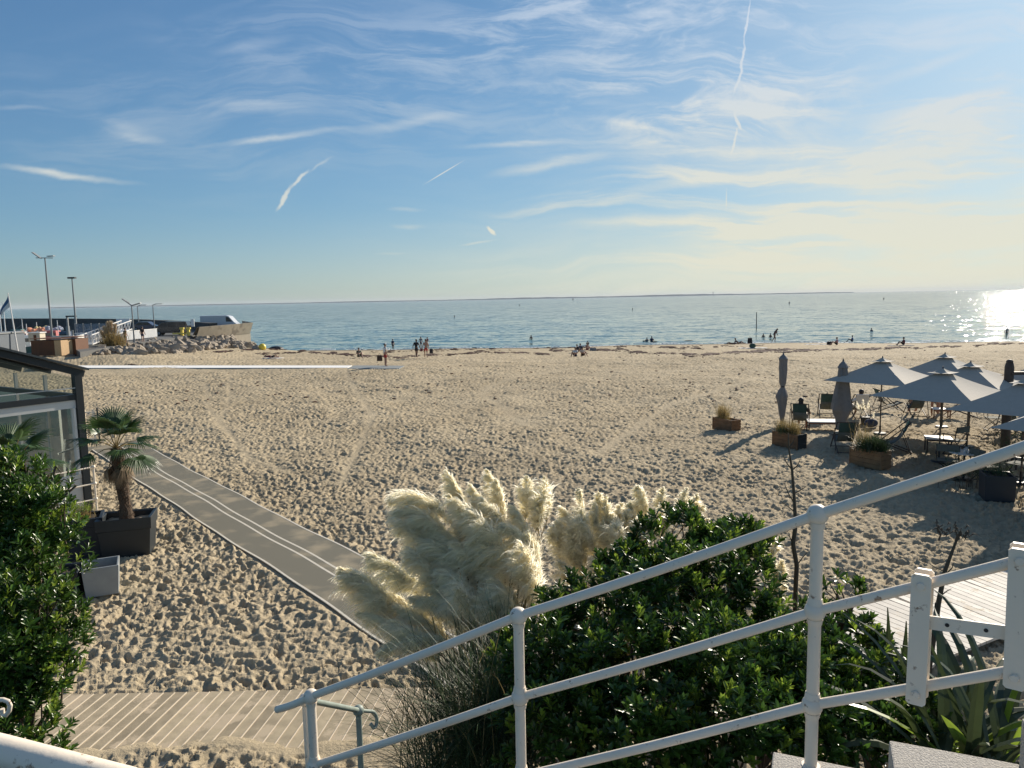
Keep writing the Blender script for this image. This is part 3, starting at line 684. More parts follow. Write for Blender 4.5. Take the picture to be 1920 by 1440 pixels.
def bush(name, label, blobs, dens, leaf=.075, wid=.026, per=12, young_lit=.12, shrink=1.0, group=None, core=True):
    """blobs: px, py, Y, r_px (converted to real metres)"""
    cs = []
    for px, py, Y, r in blobs: cs.append((np.array(aty(px, py, Y)), r * math.hypot(1, (px - 960) / F) * Y / F))
    root = thing(name, label, 'shrub', (float(np.mean([c[0][0] for c in cs])), float(np.mean([c[0][1] for c in cs])), 0), 0, group)
    off = np.array(root.location); P = []; D = []
    for c, r in cs:
        n = int(dens * 1.25 * r * r); g = unit(nr.normal(size=(n, 3))); g[:, 2] = np.where(g[:, 2] < -.45, -g[:, 2], g[:, 2])
        g[:, 1] = np.where((g[:, 1] > .35) & (nr.random(n) < .5), -g[:, 1], g[:, 1])
        rr = r * (nr.uniform(.45, 1.0, (n, 1)) ** .5 + .10 * np.sin(g[:, 0:1] * 7 + c[0] * 9) * np.cos(g[:, 2:3] * 6 + c[2] * 5))
        P.append(c + g * rr * np.array([1, .85, 1])); D.append(unit(g * .6 + np.array([0, 0, .75]) + nr.normal(0, .22, (n, 3))))
    P = np.concatenate(P); D = np.concatenate(D)
    cl = np.sin(P[:, 0] * 9.1 + 1.3 * np.sin(P[:, 2] * 5)) * np.sin(P[:, 1] * 7.7 + 2) + np.sin(P[:, 2] * 10.3 + P[:, 0] * 4) * .8 + np.sin(P[:, 0] * 21 + P[:, 2] * 17) * .4
    keep = nr.random(len(P)) < np.clip(.62 + .55 * cl, .10, 1); P = P[keep]; D = D[keep]
    yg = nr.random(len(P)) < young_lit
    v, f = shoots(P[~yg] - off, D[~yg], per, leaf, wid); npmesh('foliage', v, f, mLeaf, root)
    v, f = shoots(P[yg] - off, D[yg], per - 2, leaf * .8, wid * .85, (.15, .8)); npmesh('young_sunlit_foliage', v, f, mLeafY, root)  # young shoots that also stand for sunlit tips by their brighter colour
    if core:
        m = MB()
        for c, r in cs:
            for k in range(9):
                g = unit(nr.normal(size=3)); g[2] = abs(g[2]); e = c + g * r * .85; b = np.array([c[0] * .85 + off[0] * .15, c[1] * .9 + off[1] * .1, max(0.0, c[2] - r * 1.5)])
                mid = (b + e) / 2 + nr.normal(0, .08, 3); m.tube([b, mid, e], [.014, .009, .004], 5, False)
        m.build('branches', mTwig, root, world=True)
    return root
def blade_tuft(n, base, spread, length, width, mat_, parent, name='blades', dirs=None, droop=1.0, seg=5, jitter=.15):
    """thin arching blades; base in parent-local coordinates"""
    az = nr.uniform(0, 2 * np.pi, n) if dirs is None else nr.normal(dirs[0], dirs[1], n)
    lean = np.abs(nr.normal(0, spread, n)) + .05; L_ = length * nr.uniform(.55, 1.1, n)
    b = np.array(base) + np.stack([nr.normal(0, jitter, n), nr.normal(0, jitter, n), np.zeros(n)], 1)
    ts = np.linspace(0, 1, seg + 1); pts = []
    th = lean.copy(); p = b.copy()
    for i in range(seg + 1):
        pts.append(p.copy()); d = np.stack([np.sin(th) * np.cos(az), np.sin(th) * np.sin(az), np.cos(th)], 1); p = p + d * (L_ / seg)[:, None]; th = th + droop * (.12 + .30 * lean + .10 * nr.random(n)) * (1 + i * .35) / seg * 4 * .5
    pts = np.stack(pts, 1); sd = np.stack([-np.sin(az), np.cos(az), np.zeros(n)], 1)[:, None]
    w = (width * np.interp(ts, [0, .2, .7, 1], [.6, 1, .7, .08]))[None, :, None]
    V = np.stack([pts - sd * w / 2, pts + sd * w / 2], 2).reshape(-1, 3)
    k = np.arange(seg); q = np.stack([2 * k, 2 * k + 1, 2 * k + 3, 2 * k + 2], 1); Fq = (np.arange(n)[:, None, None] * (2 * (seg + 1)) + q[None]).reshape(-1, 4)
    return npmesh(name, V, Fq, mat_, parent)

# soil bank carrying the shrubs between the stairs and the sand
def bank():
    m = MB(); xs = np.linspace(-.9, 8.0, 30); ys = np.linspace(2.6, 8.6, 24)
    V = []; 
    for y in ys:
        for x in xs:
            top = 1.9 * (1 - float(sstep(y, 3.6, 7.6))) * float(sstep(x, -1.2, .6)) * (1 - float(sstep(x, 4.5, 8)))
            V.append((x, y, top - .15 + .05 * rnd.random()))
    nx = len(xs); Fq = [(j * nx + i, j * nx + i + 1, (j + 1) * nx + i + 1, (j + 1) * nx + i) for j in range(len(ys) - 1) for i in range(nx - 1)]
    o = npmesh('soil_bank', V, Fq, mSoil, None, True); tag(o, 'dark soil bank under the shrubs beside the stairs', kind='structure')
bank()

bush('evergreen_shrub', 'large dark glossy evergreen shrub behind the sloping white railing, taller than all the others',
     [(1262, 1035, 5.9, 78), (1395, 1035, 6.0, 52), (1350, 1085, 5.7, 90), (1215, 1060, 5.8, 55), (1185, 1100, 5.8, 75), (1070, 1125, 5.7, 42), (1110, 1180, 5.4, 110), (1250, 1150, 5.3, 140), (1395, 1170, 5.4, 115),
      (1040, 1270, 4.9, 120), (1180, 1290, 4.7, 150), (1330, 1300, 4.6, 150), (1460, 1290, 4.7, 120), (1060, 1400, 4.4, 130), (1220, 1420, 4.2, 160), (1380, 1420, 4.1, 150), (1510, 1400, 4.2, 110)],
     1250, .092, .031, 12, .26)
bush('evergreen_shrub', 'lower glossy evergreen shrub at right, below the boardwalk and behind the clamped rails',
     [(1580, 1125, 5.6, 38), (1545, 1165, 5.5, 42), (1590, 1215, 5.3, 62), (1645, 1265, 5.1, 58), (1560, 1270, 4.9, 90), (1640, 1330, 4.6, 90), (1700, 1380, 4.3, 80), (1560, 1380, 4.4, 90)],
     1250, .092, .032, 12, .34)
bush('evergreen_shrub', 'tall clipped glossy green hedge shrub filling the left edge in front of the pavilion',
     [(38, 915, 5.7, 55), (84, 905, 5.8, 32), (10, 960, 5.6, 95), (70, 990, 5.5, 70), (60, 1080, 5.3, 82), (-40, 1080, 5.4, 120), (60, 1170, 5.1, 74), (30, 1180, 5.0, 110), (48, 1270, 4.9, 76), (-50, 1280, 4.9, 130), (32, 1360, 4.7, 72), (0, 1420, 4.6, 110)],
     1600, .080, .024, 12, .24)

# ------------------------------------------------------------------ pampas grass
def plume(root, R_, T_, bulge, full, mat_, stem_from, seed, n=1500, droop=1.0, name='plume'):
    g = np.random.default_rng(seed); R_ = np.array(R_); T_ = np.array(T_); off = np.array(root.location)
    L_ = np.linalg.norm(T_ - R_); ctrl = (R_ + T_) / 2 + np.array([0, 0, bulge * L_]); wind = np.array([-.75, -.1, -.15])
    # branchlets leave the stem in sprays, every spray carries many hair-fine fibres
    nb = 64; bt = np.sort(g.beta(1.1, 1.2, nb)); bd = g.normal(size=(nb, 3)); pick = g.integers(0, nb, n)
    t = np.clip(bt[pick] + g.normal(0, .008, n), 0, 1); B = ((1 - t) ** 2)[:, None] * R_ + (2 * t * (1 - t))[:, None] * ctrl + (t ** 2)[:, None] * T_
    tan = unit((2 * (1 - t))[:, None] * (ctrl - R_) + (2 * t)[:, None] * (T_ - ctrl))
    rb = bd[pick]; rb = unit(rb - tan * np.sum(rb * tan, 1, keepdims=True)); env = np.interp(t, [0, .12, .4, .75, 1], [.55, 1.0, .95, .55, .16]) * full * (.75 + .5 * g.random(nb))[pick]
    d0 = unit(tan * 1.3 + rb * .55 + np.array([0, 0, .1]) + g.normal(0, .05, (n, 3))); lf = (L_ * .44 * env * g.uniform(.5, 1.2, n))[:, None]
    dn = np.array([0, 0, -1.0]) * droop + wind * .45; along = g.random((n, 1)) ** 1.2
    q1 = d0 * lf * .30; dm = unit(d0 + dn * .55); q2 = q1 + dm * lf * .36      # the spray's own drooping axis
    p0 = B + np.where(along < .5, q1 * along * 2, q1 + (q2 - q1) * (along * 2 - 1)); da = np.where(along < .5, d0, dm)
    e0 = unit(da * 1.0 + g.normal(0, .24, (n, 3))); fl = lf * g.uniform(.25, .55, (n, 1)); p1 = p0 + e0 * fl * .33; e1 = unit(e0 + dn * .45 + g.normal(0, .1, (n, 3))); p2 = p1 + e1 * fl * .36; e2 = unit(e1 + dn * .6 + g.normal(0, .12, (n, 3))); p3 = p2 + e2 * fl * .38
    d0 = e0
    pts = np.stack([p0, p1, p2, p3], 1) - off
    sd = unit(np.cross(d0, g.normal(size=(n, 3))))[:, None]; w = np.array([.003, .0060, .0046, .0005])[None, :, None] * g.uniform(.7, 1.3, (n, 1, 1))
    V = np.stack([pts - sd * w / 2, pts + sd * w / 2], 2).reshape(-1, 3); k = np.arange(3); q = np.stack([2 * k, 2 * k + 1, 2 * k + 3, 2 * k + 2], 1)
    Fq = (np.arange(n)[:, None, None] * 8 + q[None]).reshape(-1, 4)
    pl = npmesh(name, V, Fq, mat_, root)
    m = MB(); s0 = np.array(stem_from); mid = s0 * .35 + R_ * .65 + np.array([0, 0, .12 * np.linalg.norm(R_ - s0)])
    path = [s0, s0 * .7 + mid * .3, mid, R_, (R_ + ctrl * 2 + T_) / 4 * .6 + R_ * .4, (R_ + 2 * ctrl + T_) / 4]
    m.tube([tuple(q) for q in path], [.006, .006, .005, .004, .003, .001], 5, False)
    m.build('stem', mDry if seed % 3 else mTwig, pl, world=True)
    return pl
def pampas(label, base_px, plist, Yb, seed, extra=None):
    b = aty(*base_px); root = thing('pampas_grass', label, 'plant', (b.x, b.y, 0.2)); i = 0
    for (rx_, ry_, tx, ty, dY, bul, full, gr) in plist:
        R_ = aty(rx_, ry_, Yb + dY); T_ = aty(tx, ty, Yb + dY + rnd.uniform(-.12, .12)); i += 1
        st = (b.x + rnd.uniform(-.25, .25), b.y + rnd.uniform(-.2, .2), max(.2, b.z + rnd.uniform(-.2, .2)))
        L_ = (T_ - R_).length
        plume(root, R_, T_, bul, full, mPlumeG if gr else mPlume, st, seed + i, n=int(2600 + 4600 * L_), droop=1.0)
    return root
def thicken(lst, n, seed):
    r = random.Random(seed); o = list(lst)
    for q in r.sample(lst, n):
        dx, dy = r.uniform(-26, 26), r.uniform(4, 34); o.append((q[0] + dx, q[1] + dy, q[2] + dx + r.uniform(-14, 14), q[3] + dy + r.uniform(-8, 14), q[4] - .08, q[5] * r.uniform(.7, 1.6), q[6], q[7]))
    return o
left = [(760, 1165, 640, 1066, -.1, .14, 1.0, 0), (735, 1120, 655, 1090, .1, .1, .8, 1), (800, 1120, 688, 1040, .0, .12, 1.1, 1), (825, 1060, 738, 975, .1, .16, 1.1, 0), (850, 985, 732, 938, .2, .34, 1.15, 0), (885, 975, 836, 884, .3, .05, .9, 0),
        (925, 985, 880, 908, .35, .05, .9, 0), (944, 965, 913, 880, .45, .02, .9, 0), (985, 975, 990, 893, .35, .05, .95, 0), (1026, 975, 1022, 893, .4, .03, .9, 0), (920, 1020, 842, 930, .15, .10, 1.1, 0), (962, 1015, 905, 938, .2, .08, 1.1, 0),
        (905, 1060, 800, 1005, .05, .25, 1.2, 0), (985, 1105, 882, 1018, -.05, .16, 1.2, 0), (1010, 1060, 940, 985, .0, .2, 1.2, 0), (1010, 1120, 990, 1000, -.1, .12, 1.1, 0), (905, 1150, 838, 1085, -.25, .38, 1.25, 1), (985, 1170, 920, 1095, -.3, .40, 1.2, 0),
        (775, 1200, 672, 1150, -.3, .14, 1.0, 1), (840, 1205, 708, 1226, -.45, .22, 1.0, 1), (835, 1190, 782, 1100, -.1, .05, .8, 0), (880, 1110, 800, 1040, -.1, .2, 1.1, 0), (950, 1080, 880, 960, .05, .1, 1.2, 0), (900, 1040, 860, 950, .2, .1, 1.0, 0),
        (1000, 1030, 960, 950, .15, .1, 1.1, 0), (860, 1170, 770, 1120, -.15, .2, 1.0, 0), (940, 1150, 900, 1060, -.15, .22, 1.2, 0), (1010, 1000, 1010, 930, .3, .1, 1.0, 0), (930, 1120, 850, 1020, .0, .15, 1.1, 0), (800, 1180, 730, 1110, -.05, .15, .9, 0), (820, 1010, 760, 955, .15, .2, .9, 0), (860, 1030, 790, 970, .12, .2, .9, 0)]
left += [(845, 1130, 765, 1030, -.05, .14, 1.2, 0), (870, 1190, 800, 1080, -.2, .14, 1.2, 0), (850, 1215, 745, 1140, -.3, .15, 1.1, 0), (905, 1185, 850, 1100, -.25, .14, 1.2, 0), (880, 1080, 770, 1000, .05, .16, 1.2, 0), (820, 1215, 715, 1175, -.35, .14, 1.0, 0), (970, 1200, 905, 1110, -.3, .2, 1.2, 0)]
pampas('big clump of creamy feathery pampas plumes blown left above the lowest stretch of railing', (905, 1390, 5.4), thicken(left, 20, 3), 6.2, 100)
right_ = [(1093, 985, 1085, 918, .1, .04, .9, 0), (1125, 985, 1124, 922, .15, .04, .9, 0), (1150, 1010, 1165, 945, .1, .10, 1.0, 0), (1090, 1015, 1052, 952, .0, .15, 1.1, 0), (1215, 975, 1196, 912, .25, .20, .95, 0), (1235, 970, 1243, 914, .2, .05, .9, 0),
          (1275, 975, 1287, 915, .25, .03, .9, 0), (1285, 985, 1320, 948, .2, .1, .9, 0), (1120, 1050, 1080, 980, -.05, .2, 1.3, 0), (1145, 1060, 1130, 985, -.05, .2, 1.3, 0), (1190, 1010, 1180, 945, .1, .2, 1.1, 0), (1060, 1060, 1035, 990, -.1, .2, 1.2, 0), (1100, 1090, 1060, 1025, -.2, .2, 1.2, 0), (1150, 1100, 1125, 1040, -.2, .25, 1.1, 0),
          (1210, 1040, 1195, 975, .0, .2, 1.1, 0), (1085, 1050, 1090, 960, .05, .1, 1.2, 0), (1170, 1040, 1150, 970, .05, .15, 1.2, 0), (1250, 1020, 1240, 950, .1, .1, 1.0, 0), (1310, 1020, 1310, 965, .1, .1, .9, 0), (1345, 1040, 1385, 980, .1, .2, .9, 0)]
pampas('golden cream pampas clump rising behind the top of the large shrub', (1150, 1330, 6.6), thicken(right_, 14, 4), 6.9, 300)
pampas('few white pampas plumes hanging at the right flank of the large shrub', (1400, 1330, 6.4), [(1452, 1120, 1468, 1050, 0, .05, .9, 0), (1440, 1075, 1460, 1010, .1, .15, .8, 0), (1425, 1150, 1475, 1095, 0, .2, .8, 0)], 6.3, 400)
def pampas_leaves():
    b = aty(935, 1440, 4.9); t = thing('ornamental_grass', 'mound of dark thin arching pampas blades below the big plumes behind the railing', 'plant', (b.x, b.y, 0))
    for (px, py, Y, n, L_) in ((935, 1440, 4.9, 1000, 1.15), (850, 1480, 5.1, 650, 1.05), (990, 1400, 5.2, 600, 1.15), (900, 1350, 5.5, 260, 1.0)):
        q = aty(px, py, Y) - t.location
        blade_tuft(n, q, .55, L_, .0065, mBlade, t, 'blades', droop=.9, seg=6, jitter=.16)
    q = aty(905, 1400, 4.9) - t.location
    blade_tuft(60, q, .35, 1.25, .005, mBlade, t, 'blades', dirs=(math.pi, .7), droop=1.0, seg=6, jitter=.2)
    blade_tuft(35, q, .5, 1.2, .006, mDry, t, 'dry_blades', droop=1.0, seg=6, jitter=.2)
pampas_leaves()

# New Zealand flax like sword leaves
def sword(m_list, base, az, lean, L_, W_, bend, rng):
    seg = 8; p = np.array(base, float); th = lean; pts = []; sd = np.array([-math.sin(az), math.cos(az), 0])
    for i in range(seg + 1):
        pts.append(p.copy()); d = np.array([math.sin(th) * math.cos(az), math.sin(th) * math.sin(az), math.cos(th)]); p = p + d * L_ / seg; th += bend * (i + 1) / seg / seg * 2
    w = np.interp(np.linspace(0, 1, seg + 1), [0, .3, .65, .9, 1], [.7, 1, .8, .35, .03]) * W_
    tw = rng.uniform(-.5, .5); V = []
    for i, q in enumerate(pts):
        nrm = np.cross(sd, pts[min(i + 1, seg)] - pts[max(i - 1, 0)]); nrm /= np.linalg.norm(nrm)
        s2 = sd * math.cos(tw) + nrm * math.sin(tw); n2 = nrm * math.cos(tw) - sd * math.sin(tw)
        V += [q - s2 * w[i] / 2 + n2 * w[i] * .22, q, q + s2 * w[i] / 2 + n2 * w[i] * .22]
    Fq = []
    for i in range(seg): a = 3 * i; Fq += [(a, a + 1, a + 4, a + 3), (a + 1, a + 2, a + 5, a + 4)]
    m_list.add(V, Fq)
def flax():
    t = thing('flax_plant', 'clump of broad dark sword leaves at lower right under the clamped rails', 'plant', aty(1815, 1440, 4.3)); r = random.Random(5)
    for k in range(58):
        base = aty(1815 + r.uniform(-65, 75), 1445 + r.uniform(-30, 20), 4.2 + r.uniform(-.3, .5)) - t.location
        m = MB(); sword(m, base, r.uniform(0, 6.28), r.uniform(.1, .95), r.uniform(.75, 1.25), r.uniform(.05, .085), r.uniform(.2, 2.2), r)
        m.build('leaf', mFlax if k % 7 else mLeafY, t)
    t2 = thing('flax_plant', 'two yellow green sword leaves standing up beside the left clamp plate', 'plant', aty(1680, 1300, 4.9))
    for (px, py, L_, lx) in ((1668, 1205, 0, 1665), (1692, 1230, 0, 1700)):
        a = aty(px, 1290, 4.9); b = aty(lx, py - 65, 4.9); m = MB(); d = b - a
        V = []; 
        for i in range(7):
            q = a.lerp(b, i / 6) - t2.location; w = .03 * (1 - (i / 6) ** 2) + .001; V += [(q.x - w, q.y, q.z), (q.x, q.y + .012, q.z), (q.x + w, q.y, q.z)]
        m.add(V, [f for i in range(6) for f in ((3 * i, 3 * i + 1, 3 * i + 4, 3 * i + 3), (3 * i + 1, 3 * i + 2, 3 * i + 5, 3 * i + 4))]); m.build('leaf', mFlax, t2)
flax()
def stalk(label, pts, Y, widths, twigs, pod=None):
    P_ = [aty(x, y, Y) for x, y in pts]; t = thing('flower_stalk', label, 'stalk', (P_[0].x, P_[0].y, P_[0].z))
    m = MB(); m.tube(P_, [w * Y / F / 2 for w in widths], 7); m.build('stem', mTwig, t, True, world=True)
    for tw in twigs:
        m = MB(); m.tube([aty(x, y, Y) for x, y in tw], [.006, .004, .002], 5); m.build('side_twig', mTwig, t, world=True)
    if pod:
        m = MB(); r = random.Random(3)
        for k in range(26):
            c = aty(pod[0] + r.gauss(0, 9), pod[1] + r.gauss(0, 7), Y); e = c + Vector((r.uniform(-.05, .05), r.uniform(-.05, .05), r.uniform(-.06, .05))); m.tube([c, (c + e) / 2 + Vector((0, 0, .02)), e], [.002, .006, .001], 5)
        m.build('seed_pods', mTwig, t, world=True)
stalk('thin dark bare stalk with short side twigs left of the tall white post', [(1490, 1180), (1492, 1100), (1494, 1060), (1487, 1020), (1492, 985), (1489, 930), (1485, 880), (1479, 840), (1478, 812)], 6.0, [9, 9, 9, 9, 8, 6, 5, 3, 2],
      [[(1494, 1060), (1505, 1045), (1514, 1035)], [(1487, 1020), (1480, 1005), (1479, 998)], [(1490, 945), (1478, 925), (1470, 905)], [(1490, 925), (1502, 918), (1512, 912)], [(1486, 882), (1475, 868), (1468, 855)], [(1487, 880), (1496, 872), (1500, 862)], [(1490, 960), (1478, 950), (1462, 938)], [(1479, 840), (1486, 830), (1490, 822)]])
stalk('dark leaning flower stalk with a seed pod cluster on the right, between the clamp plates', [(1735, 1300), (1752, 1190), (1760, 1130), (1772, 1070), (1790, 1022), (1800, 1000)], 5.4, [11, 10, 10, 8, 5, 3],
      [[(1772, 1072), (1750, 1062), (1742, 1056)], [(1760, 1120), (1776, 1108), (1784, 1104)], [(1788, 1028), (1792, 1010), (1803, 990)], [(1770, 1080), (1785, 1065), (1788, 1056)]], (1799, 1002))
stalk('second shorter dark stem crossing the leaning stalk at right', [(1740, 1260), (1748, 1190), (1755, 1130)], 5.2, [8, 7, 4], [])
stalk('short dark pod twig hanging over the sand above the clamp plate', [(1760, 1014), (1764, 1002), (1758, 990), (1768, 984)], 6.5, [3, 3, 3, 2], [], (1764, 996))

# ------------------------------------------------------------------ palms
def fan(m, c, axis, up, R_, nseg, spread, rng, droop=.15):
    axis = unit(np.array(axis, float)); up = np.array(up, float); up = unit(up - axis * up.dot(axis)); side = np.cross(axis, up); c = np.array(c)
    for i in range(nseg):
        a = (i / (nseg - 1) - .5) * spread; L_ = R_ * (.72 + .28 * math.cos(a * .6)) * rng.uniform(.92, 1.05)
        d = axis * math.cos(a) + side * math.sin(a); s2 = -axis * math.sin(a) + side * math.cos(a); w = R_ * spread / nseg * .42
        p1 = c + d * L_ * .36 + up * .06 * L_; tip = c + d * L_ + up * -droop * L_ * rng.uniform(.5, 1.6) + np.array([0, 0, -.05 * L_])
        mid = c + d * L_ * .75 - up * droop * .3 * L_
        m.add([c, p1 - s2 * w * .9, p1 + up * w * .35, p1 + s2 * w * .9, mid - s2 * w * .55, mid + up * w * .2, mid + s2 * w * .55, tip], [(0, 1, 2), (0, 2, 3), (1, 4, 5, 2), (2, 5, 6, 3), (4, 7, 5), (5, 7, 6)])
def palm(label, base, H, R_, n, ndead, seed, lean=(0, 0), tr=.11, petl=.75):
    r = random.Random(seed); t = thing('fan_palm', label, 'palm tree', base)
    P_ = [(lean[0] * (k / 8) ** 1.3, lean[1] * (k / 8), H * k / 8) for k in range(9)]
    m = MB(); m.tube(P_, [tr * (1.25 if k == 0 else 1.0) * (1 + .12 * math.sin(k * 2.1)) for k in range(9)], 12)
    for k in range(520):    # shaggy fibre and old leaf bases on the trunk
        f = r.random(); a = r.random() * 6.28; x = np.interp(f, [0, 1], [0, lean[0]]); y = lean[1] * f; rr = tr * 1.0
        b = Vector((x + rr * math.cos(a), y + rr * math.sin(a), H * f)); e = b + Vector((math.cos(a) * .05, math.sin(a) * .05, r.uniform(-.10, .07))); s_ = Vector((-math.sin(a), math.cos(a), 0)) * .014
        m.add([b - s_, b + s_, e + s_ * .2, e - s_ * .2], [(0, 1, 2, 3)])
    m.build('trunk', mBark, t)
    top = np.array([lean[0], lean[1], H])
    for k in range(n + ndead):
        dead = k >= n
        az = k * 2.39996 + r.uniform(-.3, .3); el = (1.25 - 1.55 * (k / n) ** 1.1) if not dead else r.uniform(-1.35, -.85)
        pl = petl * R_ / .5 * r.uniform(.85, 1.1) * (.62 if dead else 1) * .62; d = np.array([math.cos(az) * math.cos(el), math.sin(az) * math.cos(el), math.sin(el)])
        c = top + d * pl + np.array([0, 0, -.06 * (1 - math.sin(el))]); ax = unit(d + np.array([0, 0, -.25 if not dead else -.6])); up = np.array([-math.cos(az) * math.sin(el), -math.sin(az) * math.sin(el), math.cos(el)])
        m = MB(); fan(m, c, ax, up, R_ * r.uniform(.85, 1.1) * (.75 if dead else 1), 30 if not dead else 18, 2.9 if not dead else 1.1, r, .16 if not dead else .1)
        fr = m.build('frond', mPalmDead if dead else mPalm, t)
        m = MB(); m.tube([tuple(top), tuple(top + d * pl * .5 + np.array([0, 0, .02])), tuple(c)], [.014, .009, .006], 5); m.build('leaf_stalk', mPalmDead if dead else mDry, fr)
    return t
def tapered(name, label, cx, cy, z, w, d, h, rz, m_, tw=1.18, wall=.04, fill=None, cat='planter', curve=0.0, filldrop=.08, rim=True):
    t = thing(name, label, cat, (cx, cy, z), rz); m = MB(); 
    def rect(k, zz): return [(-w / 2 * k, -d / 2 * k, zz), (w / 2 * k, -d / 2 * k, zz), (w / 2 * k, d / 2 * k, zz), (-w / 2 * k, d / 2 * k, zz)]
    ki = 1 - 2 * wall / min(w, d)
    lv = [rect(1, 0), rect(1 + (tw - 1) * .8, h * .78)]
    if rim: lv += [rect(1 + (tw - 1) * .8 + .05, h * .785)]
    lv += [rect(tw + (.05 if rim else 0), h), rect(tw * ki, h), rect(tw * ki, h - filldrop)]
    v = [p for l in lv for p in l]
    if curve:
        v = [(x, y, z_ + curve * (abs(x) / w) ** 2 * 4 * (z_ > h * .9)) for x, y, z_ in v]
    f = [(3, 2, 1, 0)]
    for i in range(len(lv) - 1):
        for k in range(4): f.append((i * 4 + k, i * 4 + (k + 1) % 4, (i + 1) * 4 + (k + 1) % 4, (i + 1) * 4 + k))
    m.add(v, f); b = m.build('box', m_, t); bev(b, .008)
    if fill:
        m = MB(); k = tw * ki * .995; n = 10; V = []
        for j in range(n + 1):
            for i in range(n + 1):
                x = (i / n - .5) * w * k; y = (j / n - .5) * d * k; V.append((x, y, h - filldrop + .03 * rnd.random() + .02 * math.sin(i)))
        m.add(V, [(j * (n + 1) + i, j * (n + 1) + i + 1, (j + 1) * (n + 1) + i + 1, (j + 1) * (n + 1) + i) for j in range(n) for i in range(n)])
        m.build('soil_fill', fill, t, True)
    return t
pA, pB, pC = at(192, 1050), at(281, 1041), at(291, 1034)
ddir = (pB - pA); angp = math.atan2(ddir.y, ddir.x); wP = ddir.length; nP = Vector((-ddir.y, ddir.x, 0)).normalized(); dP = .62
cP = (pA + pB) / 2 + nP * dP / 2
tapered('planter', 'large black green resin planter with flared rim holding the fan palm', cP.x, cP.y, 0, wP, dP, .72, angp, mDarkGrey, 1.14, .035, mSand2, curve=.06)
palm('shaggy fan palm with dark green fans standing in the black planter beside the pavilion', (cP.x - .02, cP.y + .03, .66), 1.50, .52, 14, 13, 4, (-.10, 0), .115)
pD = at(155, 1052)
tapered('planter', 'tall blue black planter with a small dry plant, left of the palm planter', pD.x - .12, pD.y + .35, 0, .62, .55, .82, angp + .15, mNavyRes, 1.12, .04, mSoil)
def small_dry():
    b = Vector((pD.x - .12, pD.y + .35, .76)); t = thing('potted_plant', 'small reddish dry weed growing in the tall blue black planter', 'plant', b)
    blade_tuft(160, (0, 0, 0), .45, .30, .008, mDry, t, 'dry_blades', droop=.6, seg=4, jitter=.08)
    g = nr.normal(size=(60, 3)); P_ = np.stack([g[:, 0] * .06, g[:, 1] * .06, .12 + np.abs(g[:, 2]) * .10], 1); v, f = shoots(P_, unit(g * .5 + np.array([0, 0, 1])), 6, .05, .015); npmesh('foliage', v, f, mLeafY, t)
small_dry()
pE = at(166, 1122)
tapered('planter', 'pale grey empty tapered planter leaning at the edge of the hedge', pE.x + .08, pE.y + .32, 0, .50, .50, .52, .45, mResin, 1.14, .03, mSoil, filldrop=.2, rim=False)
tapered('planter', 'dark grey planter half hidden between the hedge and the pale planter', pE.x - .42, pE.y + .12, 0, .46, .46, .50, .2, mNavyRes, 1.14, .03, mSoil)
# second palm behind the hedge
p2 = aty(18, 838, 11.5)
palm('second fan palm showing only its upper fans above the left hedge', (p2.x, p2.y, 0), p2.z - .30, .46, 11, 9, 9, (0, 0), .1)
p3 = aty(-30, 850, 8.5)

